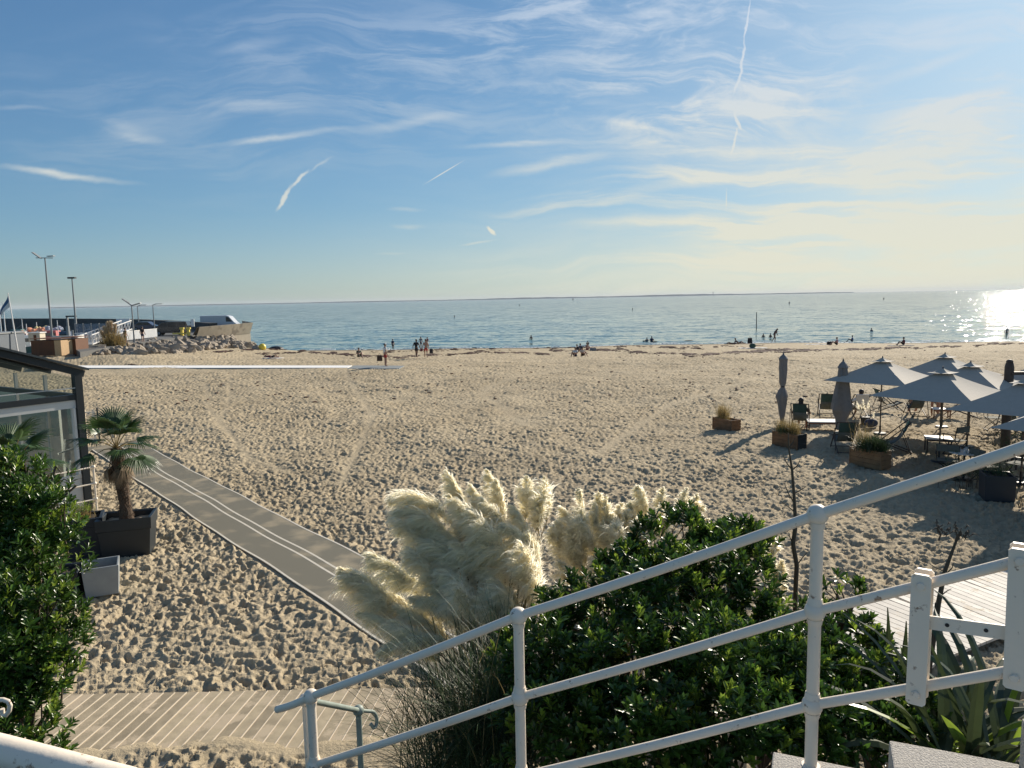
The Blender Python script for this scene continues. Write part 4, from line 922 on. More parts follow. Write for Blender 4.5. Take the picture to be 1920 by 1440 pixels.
# ------------------------------------------------------------------ glazed pavilion at left
def pavilion():
    K = Vector((-10.46, 17.87, 0)); w = Vector((-.534, -.845, 0)).normalized(); b = Vector((-w.y, w.x, 0)) ; 
    if b.y < 0: b = -b                              # away from the camera
    t = thing('glass_pavilion', 'glazed beach restaurant pavilion with dark steel frame and sloping roof at the left edge', 'building', K)
    mGl = bpy.data.materials.new('window_glass'); mGl.use_nodes = True; nt = mGl.node_tree; N = nt.nodes; L = nt.links; N.remove(N['Principled BSDF'])
    g = N.new('ShaderNodeBsdfGlossy'); g.inputs['Roughness'].default_value = .03; tr = N.new('ShaderNodeBsdfTransparent'); tr.inputs[0].default_value = (.62, .66, .64, 1); fr = N.new('ShaderNodeFresnel'); fr.inputs[0].default_value = 1.7
    mx = N.new('ShaderNodeMixShader'); L.new(fr.outputs[0], mx.inputs[0]); L.new(tr.outputs[0], mx.inputs[1]); L.new(g.outputs[0], mx.inputs[2]); L.new(mx.outputs[0], N['Material Output'].inputs[0])
    Wd = 7.5; Dp = 6.0; H = 3.42
    def P_(a, d, z): return K + w * a + b * d + Vector((0, 0, z))
    def bar(m, a, c, s=.1, s2=None):
        a = Vector(a); c = Vector(c); d = (c - a); L_ = d.length; d.normalize(); s2 = s2 or s
        up = Vector((0, 0, 1)) if abs(d.z) < .9 else w; x = d.cross(up).normalized(); y = x.cross(d)
        v = [q + x * i * s / 2 + y * j * s2 / 2 for q in (a, c) for i, j in ((-1, -1), (1, -1), (1, 1), (-1, 1))]
        m.add(v, [(0, 1, 2, 3), (7, 6, 5, 4), (0, 4, 5, 1), (1, 5, 6, 2), (2, 6, 7, 3), (3, 7, 4, 0)])
    def B(name, a, c, s, s2, mm, par=t):
        m = MB(); bar(m, a, c, s, s2); o = m.build(name, mm, par, world=True); return o
    def eave(a): return H + .36 * a if a < 4 else H + .36 * (8 - a)
    B('corner_post', P_(0, 0, 0), P_(0, 0, H), .17, .17, mDarkGrey)
    B('back_post', P_(0, Dp, 0), P_(0, Dp, 2.9), .12, .12, mDarkGrey)
    for a in (2.5, 5.0, 7.5): B('wall_post', P_(a, 0, 0), P_(a, 0, eave(a) - .1), .12, .12, mDarkGrey)
    B('header_beam', P_(0, 0, 2.86), P_(Wd, 0, 2.86), .13, .13, mDarkGrey)
    B('tie_rod', P_(-.1, -.06, 3.08), P_(Wd, -.06, 3.10), .022, .022, mGrey)
    # roof: fascia beams and glazed sheets
    for d in (0, Dp): B('roof_beam', P_(-.15, d - .02, H - .02), P_(4, d - .02, eave(4)), .12, .16, mDarkGrey)
    for d in (1.5, 3, 4.5): B('roof_rafter', P_(-.15, d, H - .02), P_(4, d, eave(4)), .08, .12, mDarkGrey)
    m = MB(); v = [P_(-.22, -.18, H + .06), P_(4, -.18, eave(4) + .06), P_(4, Dp, eave(4) + .06), P_(-.22, Dp, H + .06)]; v2 = [q + Vector((0, 0, .05)) for q in v]
    m.add(v + v2, [(3, 2, 1, 0), (4, 5, 6, 7), (0, 1, 5, 4), (1, 2, 6, 5), (2, 3, 7, 6), (3, 0, 4, 7)]); m.build('roof_sheet', mat('roof_panel', (.05, .06, .065), .35, var=.25, vscale=2), t, world=True)
    # upper glazing triangle
    m = MB(); m.add([P_(.08, 0, 2.94), P_(4, 0, 2.94), P_(4, 0, eave(4) - .1), P_(.08, 0, H - .1)], [(0, 1, 2, 3)]); m.build('upper_pane', mGl, t, world=True)
    mFr = mat('white_frame', (.62, .62, .58), .5, var=.05, vscale=2)
    # white framed window and panel below
    for i in range(3):
        a0 = .09 + i * 2.5; a1 = a0 + 2.33
        fr_ = MB()
        for p_, q_, s, s2 in ((P_(a0, -.01, 2.70), P_(a1, -.01, 2.70), .05, .20), (P_(a0 + .06, -.011, .98), P_(a0 + .06, -.011, 2.60), .13, .05) , (P_(a1 - .06, -.011, .98), P_(a1 - .06, -.011, 2.60), .13, .05), (P_(a0, -.01, .93), P_(a1, -.01, .93), .05, .1)):
            bar(fr_, p_, q_, s, s2)
        f_ = fr_.build('window_frame', mFr, t, world=True)
        m = MB(); m.add([P_(a0 + .12, -.005, .98), P_(a1 - .12, -.005, .98), P_(a1 - .12, -.005, 2.60), P_(a0 + .12, -.005, 2.60)], [(0, 1, 2, 3)]); m.build('pane', mGl, f_, world=True)
        m = MB(); bar(m, P_(a0, .0, .44), P_(a1, .0, .44), .04, .86); m.build('wall_panel', mFr, t, world=True)
    # seaward side: glass between slim posts
    for k, d in enumerate((1.5, 3.0, 4.5)): B('side_post', P_(0, d, 0), P_(0, d, H - .1), .07, .07, mFr)
    for k, d in enumerate((0.1, 1.55, 3.05, 4.55)):
        m = MB(); m.add([P_(0, d, .5), P_(0, d + 1.38, .5), P_(0, d + 1.38, 2.8), P_(0, d, 2.8)], [(0, 1, 2, 3)]); m.build('side_pane', mGl, t, world=True)
    B('side_beam', P_(0, 0, 2.86), P_(0, Dp, 2.86), .1, .12, mDarkGrey); B('side_sill', P_(0, 0, .42), P_(0, Dp, .42), .06, .1, mFr); B('side_panel', P_(0, 0.1, .2), P_(0, Dp, .2), .04, .36, mFr)
    m = MB(); v = [P_(0, 0, .10), P_(Wd, 0, .10), P_(Wd, Dp, .10), P_(0, Dp, .10)]; m.add(v, [(0, 1, 2, 3)]); m.build('floor', mat('pavilion_floor', (.25, .22, .18), .7), t, world=True)
    m = MB(); m.add([P_(4.2, Dp, 0), P_(0, Dp, 0), P_(0, Dp, 1.0), P_(4.2, Dp, 1.0)], [(0, 1, 2, 3)]); m.build('back_wall', mFr, t, world=True)
    for a in (1.2, 2.6, 4): B('inner_post', P_(a, 3.2, .1), P_(a, 3.2, 2.4 + .3 * (a > 2)), .15, .15, mFr)
    B('inner_rail', P_(.5, 2.2, 1.15), P_(3.2, 2.6, 1.5), .05, .05, mFr); B('inner_rail', P_(.3, 1.6, 1.0), P_(1.2, 3.2, 1.35), .05, .05, mFr); B('inner_rail', P_(.2, 1.2, .7), P_(1.2, 3.0, .75), .04, .04, mFr)
    m = MB(); m.add([P_(1.7, 2.5, 3.0), P_(4, 2.5, 3.0), P_(4, 2.5, 4.3), P_(2.8, 2.5, 4.0)], [(0, 1, 2, 3)]); m.build('inner_awning', mat('cream_awning', (.55, .50, .40), .8, trans=.3), t, world=True)
    # tables inside
    m = MB(); 
    for a, d in ((1.6, 1.2), (2.8, 4.2)): m.box(P_(a, d, .78), (.7, .7, .04)); m.tube([P_(a, d, .1), P_(a, d, .78)], .03, 6)
    m.build('inner_tables', mFr, t, world=True)
    # white pipe guard in front of the corner
    g0 = aty(174, 968, K.y - .55); base = Vector((K.x + .42, K.y - .35, 0))
    t2 = thing('pipe_railing', 'thin white pipe railing running along the pavilion front from its corner', 'railing', base)
    for k in range(3):
        p = base + w * (k * 1.9)
        m = MB(); m.tube([p, p + Vector((0, 0, 1.22))], .024, 10); po = m.build('post', mWhite, t2, True, world=True)
        for z in (.42, .80, 1.20): m = MB(); m.ball(p + Vector((0, 0, z)), .045, 10, 8); m.build('ball_joint', mWhite, po, True, world=True)
    for z in (.42, .80, 1.20): m = MB(); m.tube([base + Vector((0, 0, z)), base + w * 3.8 + Vector((0, 0, z))], .018, 8); m.build('rail', mWhite, t2, True, world=True)
    # white lattice gate behind
    q = G(163, 828) ; t3 = thing('lattice_fence', 'small white lattice panel standing past the pavilion corner', 'fence', q)
    m = MB(); 
    for x in (0, .32): m.box((x, 0, .6), (.05, .05, 1.2))
    for z in (.1, .6, 1.1): m.box((.16, 0, z), (.27, .04, .05))
    m.build('frame', mWhite, t3); m = MB()
    for k in range(5): m.tube([(.03, 0, .15 + k * .2), (.29, 0, .33 + k * .18)], .012, 6); m.tube([(.29, 0.02, .15 + k * .2), (.03, 0.02, .33 + k * .18)], .012, 6)
    m.build('lattice', mWhite, t3)
    m = MB(); m.tube([(.42, .1, 0), (.42, .1, 1.25)], .03, 8); m.build('end_post', mDarkGrey, t3)
pavilion()

# ------------------------------------------------------------------ terrace: parasols
mPole = mat('parasol_pole', (.10, .075, .055), .5); mHub = mat('hub', (.05, .05, .055), .4)
def canopy_mesh(side, rise, sag=.05, n=10):
    V = []; Fq = []; c = [(-side / 2, -side / 2), (side / 2, -side / 2), (side / 2, side / 2), (-side / 2, side / 2)]
    for k in range(4):
        a = Vector((*c[k], 0)); b = Vector((*c[(k + 1) % 4], 0)); top = Vector((0, 0, rise)); base = len(V)
        for i in range(n + 1):
            for j in range(n + 1):
                e = a.lerp(b, j / n); f = i / n; p = top.lerp(e, f); s_ = math.sin(j / n * math.pi) * f
                p.z -= sag * s_ * .5 * (1 - .3 * f) - .04 * math.sin(f * math.pi) * -1; p.x *= 1 - .045 * s_ * abs(1 if k % 2 else 0); p.y *= 1 - .045 * s_ * abs(0 if k % 2 else 1)
                V.append(p)
        for i in range(n):
            for j in range(n): q = base + i * (n + 1) + j; Fq.append((q, q + n + 1, q + n + 2, q + 1))
    return V, Fq
def make_parasol(label, loc, rz, side=2.85, zr=1.94, rise=.72, group='open square parasols of the beach terrace'):
    t = thing('parasol', label, 'parasol', loc, rz, group)
    m = MB(); m.tube([(0, 0, 0), (0, 0, zr + rise + .06)], .024, 10); m.build('pole', mPole, t, True)
    V, Fq = canopy_mesh(side, rise); m = MB(); m.add([(p.x, p.y, p.z + zr) for p in V], Fq); o = m.build('canopy', mCanvas, t); so_ = o.modifiers.new('thickness', 'SOLIDIFY'); so_.thickness = .006
    m = MB(); V, Fq = canopy_mesh(.62, .13, .03, 4); m.add([(p.x, p.y, p.z + zr + rise - .055) for p in V], Fq); v_ = m.build('vent_cap', mCanvas, t); v_.modifiers.new('thickness', 'SOLIDIFY').thickness = .006
    m = MB(); m.tube([(0, 0, zr + rise + .05), (0, 0, zr + rise + .12)], [.03, .012], 10); m.build('finial', mHub, t, True)
    for k in range(8):
        a = k * math.pi / 4 + math.pi / 4; r = side / math.sqrt(2) * .97 if k % 2 == 0 else side / 2 * .93; zd = zr + .0 if k % 2 == 0 else zr - .05
        m = MB(); m.tube([(0, 0, zr + rise - .06), (r * math.cos(a), r * math.sin(a), zd - .02)], .010, 6); rb = m.build('rib', mPole, t)
        m = MB(); m.tube([(0, 0, zr + .02), (r * .5 * math.cos(a), r * .5 * math.sin(a), (zr + rise - .06 + zd) / 2 - .02)], .008, 6); m.build('strut', mPole, rb)
    m = MB(); m.tube([(0, 0, 0), (0, 0, .05)], [.22, .20], 16); m.tube([(0, 0, .05), (0, 0, .30)], .034, 10); m.build('base', mBlack, t, True)
    return t
def hub_at(px, py, z): p = at(px, py, z); return (p.x, p.y, float(base_h(p.x, p.y)))
RZ = rad(-50)
zH = 2.68
pr_list = [((1655, 671), zH, 'open grey parasol farthest left of the open ones, its left corner behind the folded parasol'), ((1772, 664), zH, 'open parasol at the back with a bright sunlit left panel'),
           ((1820, 682), zH, 'open parasol between the back one and the front one, with a broad light right panel'), ((1768, 697), zH, 'open parasol at the front centre of the terrace with a cream sunlit right panel'),
           ((1958, 676), zH, 'parasol cut by the right picture edge behind the dark timber post'), ((1925, 714), 2.68, 'large dark parasol reaching in from the right edge in front of the timber post'), ((2035, 738), 2.68, 'lowest and nearest parasol, only its pale left corner showing at the right edge')]
for i, (pp, z, lab) in enumerate(pr_list):
    l = hub_at(*pp, z)
    if i == 0: par0 = make_parasol(lab, l, RZ)
    else: dup(par0, l, RZ + rnd.uniform(-.06, .06), lab, scale=(1, 1, 1 if z < 2.8 else 1.1))
def folded(label, base, H, kind):
    t = thing('folded_parasol', label, 'parasol', base, 0, 'folded parasols of the beach terrace')
    m = MB(); m.tube([(0, 0, 0), (0, 0, H)], .024, 10); m.build('pole', mPole, t, True)
    if kind == 0: prof = [(.99, .02), (.965, .10), (.93, .17), (.90, .15), (.80, .155), (.70, .14), (.60, .125), (.555, .075), (.54, .07), (.50, .13), (.42, .20), (.38, .17), (.30, .15), (.22, .13), (.12, .08), (.05, .05)]
    else: prof = [(.99, .02), (.95, .12), (.90, .19), (.88, .15), (.75, .20), (.6, .25), (.45, .30), (.33, .35), (.30, .31), (.2, .20), (.12, .19), (.05, .15)]
    n = 28; V = []
    for i, (f, r) in enumerate(prof):
        for k in range(n):
            a = k / n * 2 * math.pi; rr = r * (1 + (.24 if f < .9 else .06) * math.sin(a * 4 + .5 * math.sin(i * .8)) + .06 * math.sin(a * 9 + i))
            sh = (-.09 * max(0, (.5 - abs(f - .40) * 3)) if kind == 0 else 0) * (1 if math.cos(a) < 0 else .1)
            V.append((rr * math.cos(a) + sh, rr * math.sin(a), H * f))
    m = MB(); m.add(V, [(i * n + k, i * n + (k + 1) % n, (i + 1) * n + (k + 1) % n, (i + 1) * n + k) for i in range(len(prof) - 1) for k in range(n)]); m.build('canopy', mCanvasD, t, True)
    m = MB(); m.tube([(0, 0, H * .99), (0, 0, H * 1.02)], [.04, .01], 8); m.build('finial', mHub, t, True)
    if kind == 0: m = MB(); m.tube([(0, 0, H * .545), (0, 0, H * .56)], .085, 14); m.build('strap', mBlack, t, True)
    m = MB(); m.tube([(0, 0, 0), (0, 0, .05)], [.24, .22], 16); m.build('base', mBlack, t, True)
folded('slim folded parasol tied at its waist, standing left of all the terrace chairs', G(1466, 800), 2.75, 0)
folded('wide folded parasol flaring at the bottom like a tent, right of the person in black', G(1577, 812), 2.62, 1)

# ------------------------------------------------------------------ deck chairs, director chairs, tables
def make_deck(label, loc, rz):
    t = thing('deck_chair', label, 'deck chair', loc, rz, 'folding deck chairs on the terrace'); W2 = .30
    A = ((.55, .02), (-.52, .98)); B_ = ((-.58, .02), (.50, .42))
    for s_ in (-1, 1):
        m = MB(); m.tube([(s_ * W2, A[0][0], A[0][1]), (s_ * W2, A[1][0], A[1][1])], .018, 6); m.build('back_rail', mDWood, t)
        m = MB(); m.tube([(s_ * (W2 - .045), B_[0][0], B_[0][1]), (s_ * (W2 - .045), B_[1][0], B_[1][1])], .018, 6); m.build('leg_rail', mDWood, t)
        m = MB(); m.tube([(s_ * (W2 + .03), -.28, .76), (s_ * (W2 + .03), -.52, .10)], .013, 6); m.build('prop', mDWood, t)
    for (y, z) in ((A[0][0], A[0][1] + .02), A[1], (B_[0][0], B_[0][1] + .03), B_[1]):
        m = MB(); m.tube([(-W2, y, z), (W2, y, z)], .014, 6); m.build('crossbar', mDWood, t)
    def sl(m, f0, f1):
        pts = [(-.52, .98), (-.40, .72), (-.26, .48), (-.10, .33), (.10, .27), (.30, .31), (.50, .42)]; ts = np.linspace(f0, f1, 9) * 6
        V = []
        for q in ts: y = np.interp(q, range(7), [p[0] for p in pts]); z = np.interp(q, range(7), [p[1] for p in pts]); V += [(-.235, y, z), (.235, y, z)]
        m.add(V, [(2 * i, 2 * i + 1, 2 * i + 3, 2 * i + 2) for i in range(8)])
    m = MB(); sl(m, .22, 1); s_ = m.build('sling', mSling, t, True); s_.modifiers.new('thickness', 'SOLIDIFY').thickness = .004
    m = MB(); sl(m, 0, .22); s_ = m.build('headrest_band', mSlingG, t, True); s_.modifiers.new('thickness', 'SOLIDIFY').thickness = .004
    return t
def face(px_deg): return rad(-px_deg)   # 0 = facing away from the camera, positive turns right
chairs = [((1500, 803), 25, 'deck chair holding the person in black, just right of the tied folded parasol'), ((1549, 781), 20, 'deck chair half hidden behind the wide folded parasol'), ((1608, 782), 8, 'deck chair holding the man in a white top under the leftmost open parasol'),
          ((1664, 772), 95, 'empty deck chair seen side on facing right, behind the man in white'), ((1716, 779), 12, 'deck chair holding the man whose head shows under the front parasol'), ((1800, 783), -75, 'empty deck chair facing left, right of the standing person'),
          ((1582, 845), 14, 'empty deck chair seen from behind, in front of the wide folded parasol'), ((1668, 847), -70, 'empty deck chair facing left behind the green planted box'), ((1900, 812), 60, 'empty deck chair behind the dark timber post')]
for i, (pp, a, lab) in enumerate(chairs):
    l = G(*pp)
    if i == 0: deck0 = make_deck(lab, l, face(a))
    else: dup(deck0, l, face(a), lab)
def make_director(label, loc, rz):
    t = thing('director_chair', label, 'chair', loc, rz, 'dark folding director chairs on the terrace')
    for s_ in (-1, 1):
        m = MB(); m.tube([(s_ * -.25, .20 * 1, .02), (s_ * .25, .20, .45), (s_ * .26, .20, .64)], .013, 6); m.build('leg', mBlack, t)
        m = MB(); m.tube([(s_ * -.25, -.20, .02), (s_ * .25, -.20, .45), (s_ * .26, -.20, .64)], .013, 6); m.build('leg', mBlack, t)
        m = MB(); m.box((s_ * .27, 0, .65), (.045, .48, .022)); m.build('armrest', mBlack, t)
        m = MB(); m.tube([(s_ * .26, -.21, .62), (s_ * .26, -.25, .90)], .013, 6); m.build('back_post', mBlack, t)
        m = MB(); m.tube([(s_ * .25, -.22, .03), (s_ * .25, .22, .03)], .013, 6); m.build('runner', mBlack, t)
    m = MB(); m.box((0, 0, .45), (.50, .42, .012)); m.build('seat', mSling, t)
    m = MB(); m.box((0, -.245, .81), (.52, .012, .18)); m.build('backrest', mSling, t)
    return t
dch = [((1790, 853), -20, 'dark director chair beside the white low table in front of the front parasol pole'), ((1775, 893), 30, 'nearest dark director chair, left of the round white table, touching the railing line'), ((1862, 806), 15, 'dark director chair left of the timber post'), ((1908, 900), -30, 'dark director chair at the right edge below the timber post'),
       ((1845, 905), 80, 'dark director chair right of the round white table, under the white railing'), ((1925, 850), 10, 'dark director chair cut by the right picture edge')]
for i, (pp, a, lab) in enumerate(dch):
    l = G(*pp)
    if i == 0: d0 = make_director(lab, l, face(a))
    else: dup(d0, l, face(a), lab)
mTop = mat('white_top', (.78, .76, .72), .45, var=.04)
def low_table(label, loc, rz, w, d, h, top, fr, bottle=False):
    t = thing('low_table', label, 'table', loc, rz); m = MB(); m.box((0, 0, h), (w, d, .025)); o = m.build('table_top', top, t); bev(o, .004)
    m = MB()
    for x0, y0, w2, d2 in ((0, -d / 2 + .02, w - .01, .03), (0, d / 2 - .02, w - .01, .03)): m.box((x0, y0, h - .045), (w2, d2, .06))
    m.build('apron', fr, t)
    for x in (-1, 1):
        for y in (-1, 1): m = MB(); m.box((x * (w / 2 - .04), y * (d / 2 - .05), h / 2 - .01), (.04, .04, h - .03)); m.build('leg', fr, t)
    return t
low_table('low table with bright white top and red wood apron beside the person in black', G(1543, 806), rad(-12), 1.15, .75, .34, mTop, mRedWood)
low_table('small low red wood table next to the standing person', G(1764, 783), rad(-20), .65, .55, .36, mTop, mRedWood)
low_table('white low table in front of the front parasol pole', G(1758, 848), rad(-22), .72, .60, .46, mTop, mDWood)
low_table('white table cut by the right picture edge under the railing', G(1925, 880), rad(-22), .7, .6, .5, mTop, mDWood)
def round_table(label, loc):
    t = thing('round_table', label, 'table', loc); m = MB(); m.tube([(0, 0, .70), (0, 0, .725)], .36, 28); m.build('table_top', mTop, t)
    m = MB(); m.tube([(0, 0, .03), (0, 0, .70)], .028, 10); m.build('column', mBlack, t, True); m = MB(); m.tube([(0, 0, 0), (0, 0, .03)], [.24, .20], 20); m.build('base', mBlack, t, True)
    for k, (x, y) in enumerate(((-.12, .02), (-.05, -.1), (.1, .08))):
        g = MB(); g.tube([(0, 0, 0), (0, 0, .12)], [.028, .034], 10, True)
        o = g.build('glass', mat('tumbler', (.6, .65, .68), .1, alpha=.45), None); o.location = Vector(loc) + Vector((x, y, .727)); tag(o, ['clear tumbler at the left of the round white table', 'clear tumbler nearest on the round white table', 'clear tumbler at the far side of the round white table'][k], 'glass', 'tumblers on the round table')
round_table('round white topped pedestal table with glasses, just above the white railing', at(1800, 905) if False else G(1806, 898))
round_table2 = None

# planters of the terrace
def board_planter(label, a, b, h, dep, m_, endm=None, fill=mSoil):
    A = G(*a); B_ = G(*b); d = B_ - A; d.z = 0; L_ = d.length; an = math.atan2(d.y, d.x); nn = Vector((-d.y, d.x, 0)).normalized(); c = (A + B_) / 2 + nn * dep / 2
    t = thing('wooden_planter', label, 'planter', (c.x, c.y, min(A.z, B_.z) - .03), an); n = 4; bh = h / n
    for nm, cx, cy, w, dd, rz_ in (('long_side', 0, -dep / 2, L_, .028, 0), ('long_side', 0, dep / 2, L_, .028, 0), ('short_side', -L_ / 2 + .014, 0, .028, dep - .03, 0), ('short_side', L_ / 2 - .014, 0, .028, dep - .03, 0)):
        m = MB()
        for k in range(n): m.box((cx, cy, bh * (k + .5)), (w, dd, bh - .008))
        m.build(nm, endm if (endm and nm == 'short_side') else m_, t)
    for x in (-1, 1):
        m = MB(); m.box((x * (L_ / 2 + .004), -dep / 2 - .004, h / 2), (.035, .035, h)); m.build('corner_batten', m_, t)
    m = MB(); m.box((0, 0, h - .08), (L_ - .05, dep - .04, .02)); m.build('soil', fill, t)
    return t, L_, h
def grass_plant(label, t0, L_, h, x0, x1, n, length, m_, spread=.35, w=.008, green=0):
    p = t0.matrix_basis @ Vector(((x0 + x1) / 2 * L_, 0, h - .06)); t = thing('grass_plant', label, 'plant', p, t0.rotation_euler.z)
    for k in range(5):
        x = (x0 + (x1 - x0) * k / 4 - (x0 + x1) / 2) * L_
        blade_tuft(n // 5, (x, 0, 0), spread, length, w, m_, t, droop=.7, seg=4, jitter=.06)
    if green: blade_tuft(green, (0, 0, 0), spread * 1.1, length * .8, w * 1.6, mBlade, t, 'green_blades', droop=.6, seg=4, jitter=.18)
    return t
q, L_, h = board_planter('wooden plank planter farthest left of the terrace, with dry grass at its left end', (1337, 803), (1372, 809), .46, .42, mPlanter)
grass_plant('tall dry grass tuft in the leftmost wooden planter', q, L_, h, -.42, .0, 420, .62, mDry, .22, .007)
q, L_, h = board_planter('wooden plank planter with a dark end, below the tied folded parasol', (1449, 832), (1494, 842), .48, .45, mPlanter, mDarkGrey)
grass_plant('bushy yellow brown grass spilling over the dark ended planter', q, L_, h, -.45, .25, 900, .52, mDry, .5, .007, 200)
q, L_, h = board_planter('big light brown plank planter nearest the camera, with dark green grass', (1594, 868), (1651, 880), .52, .45, mat('oak_boards', (.21, .115, .05), .7, var=.3, vscale=5, island=.2, bump=.002, bscale=40))
grass_plant('dark green grass with pale seed stems in the nearest plank planter', q, L_, h, -.3, .4, 700, .55, mBlade, .5, .010, 500)
grass_plant('few tall pale seed stems rising from the left end of the nearest plank planter', q, L_, h, -.45, -.1, 90, .95, mDry, .28, .006)
def pots():
    for px, py, s, lab in ((1868, 934, .62, 'cubic dark navy planter under the white railing at right'),):
        p = G(px, py); t = tapered('planter', lab, p.x, p.y, p.z - .02, s, s, s * 1.0, rad(-20), mNavyRes, 1.03, .04, mSoil, rim=False)
        tt = thing('potted_plant', 'low straggly plant in the cubic dark navy planter', 'plant', (p.x, p.y, p.z + s)); blade_tuft(120, (0, 0, -.05), .6, .35, .008, mBlade, tt, droop=.8, seg=4, jitter=.12)
    for px, py, lab in ((1822, 915, 'shrubby small leaved plant row behind the round white table'), (1905, 872, 'dark scrubby plants at the foot of the timber post')):
        p = G(px, py); t = thing('scrub_plant', lab, 'plant', p); n = 420
        g = nr.normal(size=(n, 3)); P_ = np.stack([g[:, 0] * .42, g[:, 1] * .2, .30 + np.abs(g[:, 2]) * .28], 1); v, f = shoots(P_, unit(g * .5 + np.array([0, 0, 1])), 8, .05, .012); npmesh('foliage', v, f, mBlade, t)
        m = MB()
        for k in range(24): x, y = rnd.gauss(0, .35), rnd.gauss(0, .15); m.tube([(x, y, 0), (x + rnd.gauss(0, .05), y, .5)], [.008, .003], 4)
        m.build('stems', mTwig, t)
    # small pampas beside the man in white
    b = G(1622, 795); t = thing('pampas_grass', 'small pot of cream pampas plumes beside the man in white', 'plant', b)
    for k, (x, y, tx, ty) in enumerate(((1613, 775, 1607, 752), (1622, 772, 1618, 748), (1628, 770, 1630, 750), (1636, 785, 1640, 772), (1617, 778, 1613, 758))):
        plume(t, aty(x, y, b.y), aty(tx, ty, b.y), .05, .8, mPlume, (b.x, b.y, .25), 600 + k, n=420)
    m = MB(); m.tube([(0, 0, 0), (0, 0, .28)], [.14, .18], 14); m.build('pot', mDarkGrey, t, True)
    b = G(1633, 801); t = thing('beach_bag', 'dark blue striped bag on the sand beside the pampas pot', 'bag', b); m = MB(); m.ball((0, 0, .16), .22, 12, 8, (1.2, .7, .75)); m.build('bag_body', mat('bag_blue', (.03, .05, .10), .8, var=.4, vscale=12), t, True); m = MB(); m.tube([(-.1, 0, .28), (0, 0, .42), (.1, 0, .28)], .012, 6); m.build('handle', mBlack, t)
pots()
# timber post with bracket arm
def timber():
    p = G(1884, 842); z0 = p.z; topz = 2.72; t = thing('timber_post', 'thick dark timber post with rounded cap and an arm reaching right', 'post', p)
    m = MB(); m.tube([(0, 0, 0), (0, 0, topz - .14), (0, 0, topz - .10), (0, 0, topz)], [.135, .13, .125, .10], 14); m.build('shaft', mDWood, t, True)
    m = MB(); m.ball((0, 0, topz + .03), .10, 12, 8, (1, 1, .8)); m.build('cap', mDWood, t, True)
    m = MB(); m.box((1.1, -.1, topz - .32), (2.2, .09, .10)); m.build('arm', mDWood, t); m = MB(); m.tube([(.12, 0, topz - .85), (.65, -.05, topz - .36)], .035, 8); m.build('brace', mDWood, t)
    for px, py, zt, lab in ((1816, 808, 2.05, 'thin dark pole standing right of the empty deck chair'), ):
        q = G(px, py); t = tag(MB().tube([(0, 0, 0), (0, 0, 2.1)], .03, 8).build('pole', mDWood, None, True), lab, 'pole'); t.location = q
timber()

# ------------------------------------------------------------------ people
mSkin = mat('skin', (.38, .21, .14), .6, var=.05); mSkinD = mat('tanned_skin', (.16, .085, .055), .6, var=.05)
mHair = mat('dark_hair', (.02, .015, .012), .6); mHairB = mat('fair_hair', (.20, .13, .07), .6)
def cloth(name, c): return mat(name, c, .85, var=.08)
CL = {'black': cloth('black_cloth', (.015, .015, .017)), 'white': cloth('white_cloth', (.72, .70, .66)), 'red': cloth('red_cloth', (.42, .035, .03)), 'navy': cloth('navy_cloth', (.02, .03, .07)), 'green': cloth('green_cloth', (.03, .07, .05)),
      'maroon': cloth('maroon_cloth', (.14, .02, .035)), 'grey': cloth('grey_cloth', (.18, .18, .19)), 'beige': cloth('beige_cloth', (.52, .45, .36)), 'blue': cloth('blue_cloth', (.05, .12, .28)), 'pink': cloth('pink_cloth', (.45, .25, .28))}
